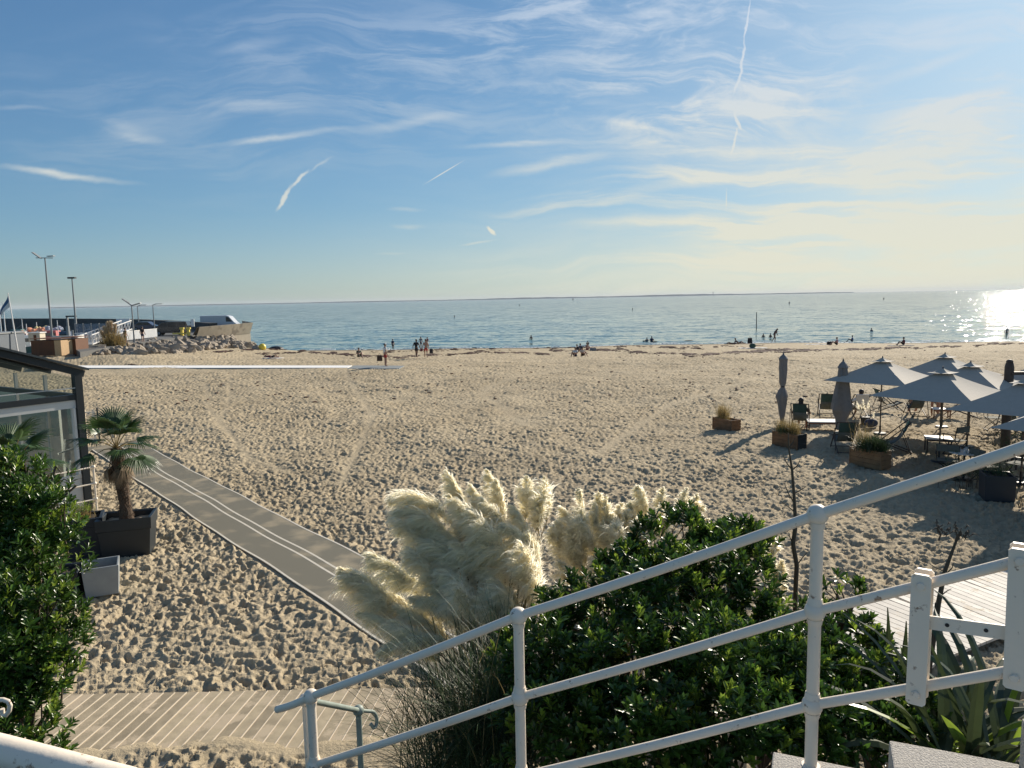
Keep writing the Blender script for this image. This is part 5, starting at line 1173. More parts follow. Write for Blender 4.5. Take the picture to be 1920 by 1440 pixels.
POSE = {
 'stand': dict(pel=(0, 0, .94), ch=(0, 0, 1.28), ne=(0, .01, 1.47), he=(0, .03, 1.60), ht=(0, .02, 1.70), kl=(-.10, .03, .50), al=(-.11, 0, .08), kr=(.10, .03, .50), ar=(.11, .0, .08), el=(-.27, -.02, 1.14), wl=(-.29, .08, .90), er=(.27, -.02, 1.14), wr=(.29, .08, .90)),
 'walk': dict(pel=(0, 0, .92), ch=(0, .04, 1.26), ne=(0, .07, 1.45), he=(0, .11, 1.58), ht=(0, .11, 1.68), kl=(-.10, .22, .52), al=(-.11, .30, .10), kr=(.10, -.05, .50), ar=(.11, -.34, .14), el=(-.27, -.12, 1.13), wl=(-.28, -.10, .88), er=(.27, .10, 1.14), wr=(.28, .24, .93)),
 'lean': dict(pel=(0, -.05, .90), ch=(0, .12, 1.22), ne=(0, .24, 1.38), he=(0, .34, 1.46), ht=(0, .38, 1.55), kl=(-.09, .18, .52), al=(-.10, .12, .10), kr=(.09, -.10, .50), ar=(.10, -.42, .16), el=(-.24, .10, 1.0), wl=(-.20, .28, .80), er=(.24, .14, 1.0), wr=(.18, .30, .82)),
 'sit': dict(pel=(0, 0, .12), ch=(0, -.06, .44), ne=(0, -.02, .62), he=(0, .02, .74), ht=(0, .02, .84), kl=(-.14, .40, .44), al=(-.13, .62, .07), kr=(.14, .40, .44), ar=(.13, .64, .07), el=(-.28, .16, .36), wl=(-.12, .38, .36), er=(.28, .16, .36), wr=(.12, .38, .36)),
 'lie': dict(pel=(0, 0, .13), ch=(0, -.34, .15), ne=(0, -.53, .17), he=(0, -.66, .16), ht=(0, -.76, .15), kl=(-.12, .36, .30), al=(-.12, .62, .07), kr=(.12, .42, .10), ar=(.12, .80, .07), el=(-.30, -.30, .10), wl=(-.32, -.06, .08), er=(.28, -.62, .12), wr=(.08, -.80, .14)),
 'prop': dict(pel=(0, 0, .12), ch=(0, -.26, .32), ne=(0, -.38, .48), he=(0, -.40, .60), ht=(0, -.40, .70), kl=(-.12, .40, .12), al=(-.12, .82, .07), kr=(.12, .34, .34), ar=(.12, .62, .07), el=(-.28, -.46, .22), wl=(-.28, -.50, .05), er=(.28, -.46, .22), wr=(.28, -.50, .05)),
 'chair': dict(pel=(0, .05, .36), ch=(0, -.18, .66), ne=(0, -.30, .88), he=(0, -.34, 1.02), ht=(0, -.34, 1.12), kl=(-.13, .52, .50), al=(-.13, .74, .08), kr=(.13, .52, .50), ar=(.13, .76, .08), el=(-.30, -.04, .58), wl=(-.22, .26, .52), er=(.30, -.04, .58), wr=(.22, .26, .52)),
 'bend': dict(pel=(0, -.12, .86), ch=(0, .22, .92), ne=(0, .42, .86), he=(0, .54, .80), ht=(0, .62, .74), kl=(-.12, .02, .48), al=(-.12, -.02, .08), kr=(.12, .06, .48), ar=(.12, .02, .08), el=(-.24, .34, .66), wl=(-.2, .40, .42), er=(.24, .34, .66), wr=(.2, .40, .42))}
def skinobj(name, verts, edges, radii, m_, parent, root=0):
    me = bpy.data.meshes.new(name); me.from_pydata([tuple(v) for v in verts], edges, []); me.update(); o = bpy.data.objects.new(name, me); COL.objects.link(o); o.parent = parent
    sk = o.modifiers.new('skin', 'SKIN'); sk.use_smooth_shade = True; ly = me.skin_vertices[0].data if me.skin_vertices else None
    if ly is None:
        me.attributes; raise RuntimeError('no skin layer')
    for i, r in enumerate(radii): ly[i].radius = (r, r) if not isinstance(r, tuple) else r; ly[i].use_root = (i == root)
    ss = o.modifiers.new('sub', 'SUBSURF'); ss.levels = 1; ss.render_levels = 1
    me.materials.append(m_); return o
def person(label, pose, loc, face_deg, top=None, bot='black', skin=mSkin, hair=mHair, hat=None, H=1.72, group=None, long_hair=False):
    P_ = {k: np.array(v, float) * (H / 1.72) for k, v in POSE[pose].items()}; t = thing('person', label, 'person', loc, rad(-face_deg), group); s_ = H / 1.72
    lat = np.array([1., 0, 0]); shl = P_['ch'] * .35 + P_['ne'] * .65 - lat * .17; shr = P_['ch'] * .35 + P_['ne'] * .65 + lat * .17; hl = P_['pel'] - lat * .09; hr_ = P_['pel'] + lat * .09
    fwd = P_['al'] * 0 + np.array([0, .15, -.045]); 
    if pose in ('lie', 'prop'): fwd = np.array([0, .03, .14])
    V = [P_['pel'], P_['ch'], P_['ne'], P_['he'], P_['ht'], hl, P_['kl'], P_['al'], P_['al'] + fwd, hr_, P_['kr'], P_['ar'], P_['ar'] + fwd, shl, P_['el'], P_['wl'], P_['wl'] + unit(P_['wl'] - P_['el']) * .13, shr, P_['er'], P_['wr'], P_['wr'] + unit(P_['wr'] - P_['er']) * .13, (P_['pel'] + P_['ch']) / 2]
    E = [(0, 21), (21, 1), (1, 2), (2, 3), (3, 4), (0, 5), (5, 6), (6, 7), (7, 8), (0, 9), (9, 10), (10, 11), (11, 12), (1, 13), (13, 14), (14, 15), (15, 16), (1, 17), (17, 18), (18, 19), (19, 20)]
    R_ = [.13, .15, .055, .095, .07, .10, .062, .042, .03, .10, .062, .042, .03, .065, .045, .032, .022, .065, .045, .032, .022, .12]; R_ = [r * s_ for r in R_]
    b = skinobj('body', V, E, R_, skin, t)
    if top:
        idx = [21, 1, 13, 17]; Vt = [V[0] * .75 + V[21] * .25, V[21], V[1], V[1] * .4 + V[2] * .6, V[13], V[13] * .35 + V[14] * .65, V[17], V[17] * .35 + V[18] * .65]
        skinobj('top', Vt, [(0, 1), (1, 2), (2, 3), (2, 4), (4, 5), (2, 6), (6, 7)], [.145, .14, .17, .08, .085, .065, .085, .065], CL[top], t)
    if bot:
        Vb = [V[0] * .7 + V[21] * .3, V[0], V[5], V[5] * .25 + V[6] * .75, V[9], V[9] * .25 + V[10] * .75]
        skinobj('shorts', Vb, [(0, 1), (1, 2), (2, 3), (1, 4), (4, 5)], [.135, .15, .115, .085, .115, .085], CL[bot], t, 1)
    hd = V[3] * .45 + V[4] * .55; ax = unit(V[4] - V[3]); m = MB(); m.ball(tuple(hd + ax * .02 - np.array([0, .018, 0])), .102, 12, 8, (.95, 1.08, 1.0))
    if long_hair: m.ball(tuple(hd - ax * .10 - np.array([0, .06, 0])), .08, 10, 6, (1.1, .7, 1.6))
    m.build('hair', hair, t, True)
    m = MB(); fw = np.array([0, .105, 0]); 
    if pose != 'lie': m.ball(tuple(V[3] + fw + ax * .01), .016, 6, 4, (1, 1.2, 1.3)); m.build('nose', skin, b, True)
    if hat: m = MB(); m.ball(tuple(hd + ax * .045), .108, 12, 8, (1, 1, .75)); m.box(tuple(hd + ax * .03 + np.array([0, .11, 0])), (.15, .12, .015)); m.build('cap', CL[hat], t, True)
    return t
def bag_at(label, loc, w, h, m_, name='bag'):
    t = thing(name, label, 'bag', loc); m = MB(); m.box((0, 0, h / 2), (w, w * .4, h), taper=.85); o = m.build('bag_body', m_, t); bev(o, .03); m = MB(); m.tube([(-w * .25, 0, h * .95), (0, 0, h * 1.35), (w * .25, 0, h * .95)], .012, 6); m.build('handle', m_, t); return t
def towel(label, p, w, l, rz, m_):
    n = 6; V = []; t = thing('towel', label, 'towel', p, rz)
    for j in range(n + 1):
        for i in range(n + 1): V.append(((i / n - .5) * w, (j / n - .5) * l, .04 + .025 * math.sin(i * 2.1 + j)))
    m = MB(); m.add(V, [(j * (n + 1) + i, j * (n + 1) + i + 1, (j + 1) * (n + 1) + i + 1, (j + 1) * (n + 1) + i) for j in range(n) for i in range(n)]); o = m.build('towel_cloth', m_, t); o.modifiers.new('t', 'SOLIDIFY').thickness = .02; return t
# walkers
g = at(723, 687, .08); g.z = .08
person('person in white shirt, red shorts and white cap standing on the grey mat', 'stand', g, 60, 'white', 'red', hat='white')
bag_at('large dark brown bag hanging beside the person in the white cap', g + Vector((-.42, -.05, .42)), .42, .45, cloth('brown_bag', (.07, .035, .02)))
person('person in black T-shirt and shorts walking away on the left of a pair', 'walk', G(781, 671), 10, 'black', 'black', mSkinD)
g = G(799, 671); person('bare-chested person in red shorts walking beside the person in black', 'walk', g, -8, None, 'red', mSkin)
bag_at('small red bag in the left hand of the person in red shorts', g + Vector((-.42, 0, .62)), .22, .28, CL['maroon']); bag_at('dark bag in the right hand of the person in red shorts', g + Vector((.50, 0, .42)), .34, .42, CL['black'])
person('person in grey top standing farther off between the walking pair', 'stand', G(789.5, 653), 0, 'grey', 'navy', H=1.7)
person('person in dark swimwear at the water just right of the walking pair', 'walk', G(801, 652), 30, 'maroon', 'black', H=1.6)
person('person wading far off beside the white capped person', 'stand', G(718, 656) + Vector((0, 9, -.7)), 30, 'navy', 'black')
person('person in green shawl sitting on the sand left of the white capped person', 'sit', G(673, 670), 150, 'green', 'green', H=1.9)
g = G(512, 672); towel('light towel under the lying person in maroon near the rocks', g, 2.0, .9, 0, CL['white']); person('person in maroon lying on a towel near the rocks', 'lie', g + Vector((-.1, 0, .05)), 100, 'maroon', 'black')
person('child standing bent at the far water edge, left of centre', 'lean', G(981, 644) + Vector((0, 4, -.3)), -20, None, 'black', mSkinD, H=1.25)
person('small child beside the bending child at the water edge', 'stand', G(984, 645) + Vector((0, 3, -.2)), 60, None, 'black', mSkinD, H=.9)
person('bather whose head and shoulders show above the water left of centre', 'stand', Vector((aty(996, 640, 130).x, 130, SEA - 1.05)), 0, None, 'black', mSkinD)
g = G(1079, 669)
person('person in white top sitting at the left front of the group of four', 'sit', g, -150, 'white', 'navy', H=1.75); person('person with dark hair sitting at the right front of the group of four', 'sit', G(1092, 668), 150, 'beige', 'black', mSkin, H=1.7)
person('person in black sitting at the back left of the group of four', 'sit', G(1082, 661), 20, 'black', 'black'); person('person in black sitting at the back right of the group of four', 'sit', G(1088, 659), -20, 'navy', 'black')
person('tanned person sitting alone right of the group of four', 'sit', G(1101, 657), 160, None, 'maroon', mSkin); bag_at('grey bag on the sand right of the tanned sitting person', G(1112, 658), .8, .35, CL['grey'])
person('dark haired person sitting at the waterline above the tanned person', 'sit', G(1102, 648), 0, 'black', 'black', H=1.3)
person('person in dark grey sitting on the left of the pair near the centre right shore', 'sit', G(1213, 643.5), 0, 'grey', 'black'); person('person sitting upright on the right of the pair near the centre right shore', 'sit', G(1222, 643.5), 10, 'navy', 'navy', H=2.1)
bag_at('small dark bag left of the seated shore pair', G(1207, 643.5), .4, .4, CL['black']); bag_at('low dark bag right of the seated shore pair', G(1228, 643.5), .8, .3, CL['black'])
tag(MB().ball((0, 0, .15), .5, 10, 6, (2, 1, .5)).build('seaweed_heap', mSoil, None, True), 'dark heap of weed on the crest right of the seated shore pair', 'heap').location = G(1291, 642.5)
person('person in black lying propped on elbows at the shore', 'prop', G(1385, 645), 100, 'black', 'black', mSkinD, H=1.9); person('second person in black lying flat, feet to the left', 'lie', G(1372, 646.5), -80, 'black', 'black', mSkinD, H=2.0)
bag_at('tall dark upright beach bag beside the propped person', G(1406, 643.5), .65, .75, CL['black']); 
g = G(1411, 653); towel('pale towel lying on the sand in front of the upright beach bag', g, 3.0, .9, 0, CL['white']); tag(MB().ball((0, 0, .22), .34, 12, 8, (1.1, .8, .85)).build('backpack', CL['green'], None, True), 'round dark green backpack on the pale towel', 'bag').location = g + Vector((0, 0, .05))
for px, lab in ((1431, 'head and shoulders of a bather left of the leaning walker'), (1444.5, 'head and shoulders of a bather just behind the leaning walker')):
    person(lab, 'stand', Vector((aty(px, 643, 122).x, 122, SEA - 1.15)), 0, None, 'black', mSkinD)
person('thin dark person walking right with head bent down along the shore', 'lean', G(1452, 642), 75, None, 'black', mSkinD, H=2.15)
g = G(1530, 646); towel('white towel lying on the sand left of the person leaning back', g, 2.6, .7, 0, CL['white']); bag_at('black round bag behind the person leaning back', G(1555, 646.5), .6, .4, CL['black'])
person('person in pale pink sitting and leaning back, facing left', 'sit', G(1569, 647.5), -75, 'pink', 'black', mSkin, H=1.85)
person('person in blue sitting at the shore left of the person carrying two bags', 'sit', G(1598, 641), -60, 'blue', 'navy', mSkinD, H=1.8)
g = G(1634, 635.5); person('person in pale shirt walking to the water with a bag in each hand', 'walk', g, 0, 'grey', 'black', mSkinD, H=1.95)
bag_at('pale bag in the left hand of the person walking to the water', g + Vector((-.42, 0, .25)), .3, .5, CL['grey']); bag_at('dark bag in the right hand of the person walking to the water', g + Vector((.45, 0, .5)), .28, .36, CL['black'])
g = G(1689, 648); towel('dark patterned towel under the red sitting person at right', g, 2.6, .9, 0, CL['navy']); person('person in red sitting on a dark towel at right', 'sit', g + Vector((.3, 0, .04)), -70, 'maroon', 'black', mSkinD, H=1.7)
person('person in white bending forward at the waterline on the right', 'bend', G(1743, 636) + Vector((0, 0, -.5)), 85, 'white', 'white', mSkinD, H=1.3); person('small dark sitting figure right of the bending person', 'sit', G(1757, 636), 0, 'black', 'black', mSkinD, H=1.1)
person('person in long hair standing at the waterline near the sun glitter', 'stand', G(1887, 634), 30, 'grey', 'black', mSkinD, long_hair=True); bag_at('dark bag on the sand right of the person near the glitter', G(1896, 633), .9, .35, CL['black'])
# on the terrace
def on_chair(i, **k): c = chairs[i]; return G(*c[0])
person('person in black with a dark hood sitting in the deck chair nearest the tied parasol', 'chair', G(1502, 803), 25, 'black', 'black', mSkinD, long_hair=True)
person('person in a white top sitting with back turned left of the pampas pot', 'chair', G(1608, 783), 8, 'white', 'beige', mSkinD)
person('person with short dark hair sitting in the deck chair under the front parasol', 'chair', G(1722, 779), 12, 'grey', 'navy', mSkin, H=1.85)
person('person in white shirt and beige trousers standing under the front parasol', 'stand', G(1752, 778), 40, 'white', 'beige', mSkin)
person('person in pale clothes standing on the right under the front parasol', 'stand', G(1764, 774), -30, 'beige', 'white', mSkin)
t = thing('towel', 'white towel hung over the back of the deck chair of the man in white', 'towel', G(1608, 783) , face(8)); m = MB(); m.add([(-.24, -.56, 1.0), (.24, -.56, 1.0), (.24, -.50, .62), (-.24, -.50, .62), (-.24, -.53, 1.01), (.24, -.53, 1.01)], [(0, 3, 2, 1), (0, 1, 5, 4)]); m.build('towel_cloth', CL['white'], t)

# ------------------------------------------------------------------ things in the sea
def sea_pt(px, py): return at(px, py, SEA)
def buoy(label, px, py, s):
    p = sea_pt(px, py); t = thing('buoy', label, 'buoy', p); s = s * .62; m = MB(); m.ball((0, 0, 0), s * .32, 10, 6, (1, 1, .7)); m.build('float', mBlack, t, True); m = MB(); m.tube([(0, 0, .2 * s), (0, 0, s * .75)], [s * .22, s * .12], 8); m.build('topmark', mBlack, t, True)
for px, py, s, lab in ((1074.5, 562.5, 11, 'tall dark channel marker near the horizon, right of centre'), (1186, 580, 1.7, 'small dark buoy right of centre, nearer than the channel marker'), (852, 594, 1.4, 'small dark buoy left of centre'), (974, 573, 3.0, 'tiny pale buoy far off left of the channel marker'), (1480, 569, 2.8, 'dark buoy above the tall thin pole'), (1657, 561, 3.2, 'dark buoy left of the sun glitter')):
    buoy(lab, px, py, s)
p = Vector((aty(1418, 624, 128).x, 128, SEA)); o = MB().tube([(0, 0, -2), (0, 0, 5.2)], [.10, .07], 8).build('marker_pole', mBlack, None, True); tag(o, 'tall thin dark pole standing in the shallow water', 'pole'); o.location = (aty(1418, 624, 150).x, 150, SEA); o.scale = (1, 1, (aty(1418, 585, 150).z - SEA) / 5.2)
p = sea_pt(232, 575.5); t = thing('motor_boat', 'tiny white motor boat with a wake far out at left', 'boat', p); m = MB(); m.side([(-6, 0), (5, 0), (8, 2.2), (-6, 1.8)], -1.6, 1.6); m.build('hull', CL['white'], t); m = MB(); m.box((-1, 0, 3), (4, 2.4, 2.2)); m.build('cabin', CL['white'], t)
m = MB(); m.box((-40, 0, .3), (60, 3, .4)); m.build('wake', mat('wake', (.8, .82, .82), .8), t)
for i in range(24):
    pass
p = G(492, 656); o = MB().ball((0, 0, .35), .48, 16, 10).build('ball_buoy', mat('yellow_plastic', (.75, .58, .06), .4), None, True); tag(o, 'yellow ball buoy lying on the sand at the end of the rocks', 'buoy'); o.location = p
o = MB().ball((0, 0, 0), .8, 9, 6, (1.5, 1, .6)).build('rock', mBlack, None); o.location = (aty(517, 645, 112).x, 112, SEA + .2); tag(o, 'single dark rock standing in the water beyond the yellow ball', 'rock')
o = MB().ball((0, 0, 0), .8, 9, 6, (1.5, 1, .5)).build('rock', mBlack, None); o.location = G(655, 651); tag(o, 'small dark rock on the crest of the beach above the seaweed line', 'rock')

# ------------------------------------------------------------------ harbour
mConc = mat('concrete', (.33, .285, .215), .9, var=.2, vscale=.6, rust=((.20, .17, .13), .5, .55), bump=.02, bscale=2)
mConcShade = mat('shade_toned_wall', (.05, .052, .052), .9, var=.4, vscale=.4)  # concrete darkened in its colour for the wall's shadow side
mRock = mat('rock', (.30, .25, .19), .9, var=.4, vscale=1.2, bump=.05, bscale=3)
mAsph = mat('asphalt', (.10, .10, .095), .9, var=.2)
mRust = mat('corten_boards', (.12, .042, .012), .7, var=.15, vscale=3, island=.1); mLight = mat('sunlit_toned_boards', (.50, .33, .17), .7)  # board colour darkened for the sunless front, pale end coloured as sunlit
mPoleG = mat('lamp_pole', (.22, .23, .23), .5); mGlassD = mat('dark_glass', (.02, .025, .03), .12)
def quay():
    pts = [at(150, 660, .9), at(235, 646, .9), at(300, 637, .9), at(365, 628, .9), at(430, 622, .9)]; q = [(p.x, p.y) for p in pts]
    back = [at(445, 612, .9), at(330, 610, .9), at(240, 618, .9), at(150, 632, .9), at(120, 642, .9)]
    back[0] = Vector((pts[-1].x - 1, 118, 0)); q += [(p.x, p.y) for p in back]
    m = MB(); m.prism(q, -3, .9); tag(m.build('quay', mAsph), 'paved quay platform behind the rock slope', kind='structure')
    # dark breakwater wall
    line = [(-60, 580 + 17.5, 2.2), (60, 597.3, 2.2), (120, 597.3, 2.2), (200, 598, 2.2), (260, 599, 2.2), (320, 601.5, 2.2), (360, 604, 2.2), (392, 606, 2.2)]; P_ = [at(a, b, c) for a, b, c in line]; m = MB()
    for a, b in zip(P_[:-1], P_[1:]):
        d = (b - a); d.z = 0; n = Vector((-d.y, d.x, 0)).normalized() * 1.2
        m.prism([(a.x, a.y), (b.x, b.y), (b.x + n.x, b.y + n.y), (a.x + n.x, a.y + n.y)], -3, 2.2)
    o = m.build('breakwater_wall', mConcShade); tag(o, 'long dark harbour wall in shadow behind the boats and cars', 'wall')
    # pier head
    A = at(366, 613.5, 2.0); B_ = at(467, 605, 2.15); C_ = Vector((B_.x * (B_.y + 14) / B_.y - 1.2, B_.y + 14, 0)); D_ = Vector((A.x - 9, A.y + 16, 0))
    # the curved parapet leaning outward over a vertical quay wall
    t = thing('pier_head', 'sunlit concrete pier head with a leaning weathered parapet at the harbour mouth', 'pier', ((A.x + B_.x) / 2, (A.y + B_.y) / 2, 0))
    n = 10; m = MB(); V = []
    for k in range(n + 1):
        f = k / n; p = A.lerp(B_, f); bulge = Vector((0, -1.0, 0)) * math.sin(f * math.pi) * .6; p = p + bulge
        o_ = Vector((.93, -.36, 0)) * .75
        V += [(p.x, p.y, -3.2), (p.x, p.y, .45 + .1 * f), (p.x + .05, p.y - .02, .5), (p.x + o_.x, p.y + o_.y, 2.0 + .15 * f), (p.x + o_.x - .4, p.y + o_.y + .1, 2.0 + .15 * f), (p.x - .5, p.y + .2, .9)]
    m.add(V, [(k * 6 + j, (k + 1) * 6 + j, (k + 1) * 6 + j + 1, k * 6 + j + 1) for k in range(n) for j in range(5)])
    V2 = len(m.v); 
    e = B_; m.add([(e.x, e.y, -3.2), (e.x, e.y, .6), (e.x + .69, e.y - .27, 2.15), (C_.x, C_.y, 2.15), (C_.x, C_.y, -3.2)], [(0, 4, 3, 2, 1)])
    m.build('parapet', mConc, t, world=True)
    m = MB(); m.prism([(A.x, A.y + .6), (B_.x - .1, B_.y + .6), (C_.x, C_.y), (D_.x, D_.y)], -3, .85); m.build('deck', mConc, t, world=True)
quay()
def rocks():
    protos = []
    for k in range(5):
        r = random.Random(k + 40); V = []; m = MB(); m.ball((0, 0, 0), .5, 6, 4)
        m.v = [tuple(c * (r.uniform(.62, 1.25)) for c in v) for v in m.v]; o = m.build('rock', mRock); protos.append(o)
    top = [(175, 658), (235, 647), (300, 638), (365, 627), (410, 624), (440, 634), (468, 643)]; bot = [(160, 668), (235, 665), (300, 664), (360, 662), (410, 655), (455, 654), (492, 656)]
    cnt = 0
    for i in range(290):
        f = rnd.random(); g_ = rnd.random() ** .9; x = f * (len(top) - 1); k = min(int(x), len(top) - 2); u_ = x - k
        tx = top[k][0] + (top[k + 1][0] - top[k][0]) * u_; ty = top[k][1] + (top[k + 1][1] - top[k][1]) * u_; bx = bot[k][0] + (bot[k + 1][0] - bot[k][0]) * u_; by = bot[k][1] + (bot[k + 1][1] - bot[k][1]) * u_
        zt = .6 if f < .72 else .6 - 2.0 * (f - .72) / .28; a = at(tx, ty, zt); b = G(bx, by); p = b.lerp(a, g_)
        if cnt < 5: o = protos[cnt]
        else: o = protos[rnd.randrange(5)].copy(); COL.objects.link(o)
        s = rnd.uniform(.65, 1.3) * (.8 if f < .2 else 1) * (1 if i % 5 else 1.35); o.location = p + Vector((0, 0, .0)); o.scale = (s * 1.25, s * .9, s * .75); o.rotation_euler = (rnd.uniform(-.5, .5), rnd.uniform(.2, .9), rnd.uniform(0, 6.28)); cnt += 1
        tag(o, 'grey angular boulder in the rock slope below the quay', 'rock', 'boulders of the rock slope')
    m = MB()
    for k in range(len(top) - 1):
        a, b = top[k], top[k + 1]; c, d = bot[k + 1], bot[k]; za = .7 if k < 4 else .7 - .8 * (k - 3); zb = .7 if k < 3 else .7 - .8 * (k - 2)
        m.add([at(a[0], a[1], za), at(b[0], b[1], zb), G(*c) - Vector((0, 0, .3)), G(*d) - Vector((0, 0, .3))], [(3, 2, 1, 0)])
    tag(m.build('rubble_slope', mat('rubble', (.09, .08, .07), 1, var=.5, vscale=2)), 'dark rubble bed of the rock slope', kind='structure')
    for i in range(14):   # weed patches on the slope
        pass
rocks()
def lamp(label, base_px, basez, top_px, kind):
    b = at(*base_px, basez); Y = b.y; tp = aty(*top_px, Y); H = tp.z - basez; t = thing('street_lamp', label, 'street lamp', b); r = .11 if kind < 2 else .08
    m = MB(); m.tube([(0, 0, 0), (0, 0, H)], [r * 1.3, r * .7], 10); m.build('pole', mPoleG, t, True)
    def head(cx, tilt, w=.9):
        m = MB(); m.box((cx, 0, H + .22 + abs(tilt) * .2), (w, .45, .10), ry=tilt); return m.build('lamp_head', mPoleG, t)
    if kind == 0:
        m = MB(); m.tube([(-1.1, 0, H + .05), (1.0, 0, H)], .05, 6); m.build('crossarm', mPoleG, t); head(-.95, .65, 1.2); head(.75, -.04, .8)
    elif kind == 1: m = MB(); m.box((0, 0, H), (1.0, .5, .22)); m.build('lamp_head', mBlack, t)
    elif kind == 2:
        for s_ in (-1, 1): m = MB(); m.tube([(0, 0, H), (s_ * .5, 0, H + (.4 if s_ < 0 else .12))], .07, 6); m.build('arm', mPoleG, t); m = MB(); m.box((s_ * .65, 0, H + (.55 if s_ < 0 else .16)), (.8, .35, .1), ry=.6 if s_ < 0 else -.25); m.build('lamp_head', mPoleG, t)
    else:
        m = MB(); m.tube([(0, 0, H), (.5, 0, H + .15)], .06, 6); m.build('arm', mPoleG, t); m = MB(); m.box((1.0, 0, H + .17), (1.1, .35, .1)); m.build('lamp_head', mPoleG, t)
lamp('tall street lamp with a tilted floodlight on its crossarm, tallest at left', (99, 650), .2, (82, 484), 0)
lamp('second tall street lamp with a flat black head, right of the tallest', (145, 640), .2, (134, 521), 1)
lamp('short lamp with two wing shaped heads by the white barrier', (252, 642), .9, (245, 573), 2); lamp('short lamp with one small arm, behind the wing shaped lamp', (261, 620), .9, (256, 574), 3); lamp('short lamp with one arm standing by the dark minivan', (290, 621), .9, (286, 572), 3)
# cars
mTyre = mat('tyre', (.02, .02, .02), .8)
def vehicle(name, label, loc, rz, prof, glass, Wd, body, wheels=(-1.4, 1.4), cat='car'):
    t = thing(name, label, cat, loc, rz); m = MB(); m.side(prof, -Wd / 2, Wd / 2); o = m.build('body', body, t); bev(o, .06, 2)
    for s_ in (-1, 1):
        for gp in glass: m = MB(); m.side(gp, s_ * (Wd / 2 + .004), s_ * (Wd / 2 + .012)); m.build('side_window', mGlassD, t)
        for wx in wheels:
            m = MB(); m.tube([(wx, s_ * (Wd / 2 - .2), .33), (wx, s_ * (Wd / 2 + .02), .33)], .33, 16); w_ = m.build('wheel', mTyre, t); m = MB(); m.tube([(wx, s_ * (Wd / 2 + .02), .33), (wx, s_ * (Wd / 2 + .03), .33)], .19, 12); m.build('rim', mPoleG, w_)
        m = MB(); m.box((prof[0][0] * 0 + min(p[0] for p in prof) + .02, s_ * Wd * .36, .75), (.08, .3, .18)); m.build('headlight', mTop, t)
    return t
mCarB = mat('black_car_paint', (.02, .022, .026), .15, spec=.8); mCarBl = mat('blue_car_paint', (.05, .06, .10), .2); mVan = mat('van_paint', (.50, .52, .54), .3)
mini = [(-2.35, .35), (-2.4, .75), (-1.9, 1.0), (-1.1, 1.75), (-.6, 1.9), (2.2, 1.88), (2.4, 1.3), (2.42, .35)]
g1 = [[(-1.55, 1.1), (-1.0, 1.65), (-.3, 1.7), (-.3, 1.1)], [(-.2, 1.1), (-.2, 1.7), (.9, 1.7), (.9, 1.1)], [(1.0, 1.1), (1.0, 1.7), (2.1, 1.68), (2.2, 1.1)]]
p = at(322, 628.5, .9); vehicle('minivan', 'dark shiny minivan parked on the quay beside the yellow barriers', p, .15, mini, g1, 1.9, mCarB)
p = at(276, 620.5, .9); vehicle('parked_car', 'dark blue car parked behind the wing shaped lamp', p, math.pi + .1, [(-2.1, .35), (-2.15, .8), (-1.2, .95), (-.5, 1.5), (1.0, 1.52), (1.9, 1.0), (2.2, .9), (2.2, .35)], [[(-.95, 1.0), (-.45, 1.42), (.2, 1.44), (.2, 1.0)], [(.3, 1.0), (.3, 1.44), (.95, 1.42), (1.5, 1.0)]], 1.8, mCarBl)
van = [(-2.9, .4), (-2.95, 1.0), (-2.5, 1.35), (-1.7, 2.3), (-1.3, 2.45), (2.9, 2.45), (2.95, .4)]
p = aty(414, 612, 122); p.z = .75; vehicle('delivery_van', 'white panel van parked behind the pier parapet', p, math.pi + .04, van, [[(-2.25, 1.45), (-1.6, 2.2), (-1.2, 2.25), (-1.2, 1.45)]], 2.0, mVan, (-1.9, 1.9), 'van')
p = at(188, 665, .3); p = at(178, 641, .9); vehicle('parked_car', 'white car with a red and blue flash half hidden behind the pampas clump', p, .2, [(-2.0, .35), (-2.05, .8), (-1.3, .95), (-.6, 1.5), (1.6, 1.55), (2.1, .9), (2.1, .35)], [[(-1.0, 1.0), (-.5, 1.42), (.3, 1.44), (.3, 1.0)], [(.4, 1.0), (.4, 1.44), (1.4, 1.42), (1.6, 1.0)]], 1.75, mVan)
# yellow barriers
for k, px in enumerate((342, 354)):
    p = at(px, 629.5, .9); t = thing('yellow_winch', ['left yellow machine post on the quay beside the minivan', 'right yellow machine post on the quay edge'][k], 'machine', p, 0, 'yellow posts on the quay'); mY = mat('yellow_paint', (.70, .55, .10), .5); m = MB(); m.box((0, 0, .45), (.30, .3, .9)); m.box((0, 0, 1.0), (.55, .3, .22)); m.build('housing', mY, t); m = MB(); m.box((-.7, 0, .3), (1.2, .15, .18)); m.build('arm', mY, t)
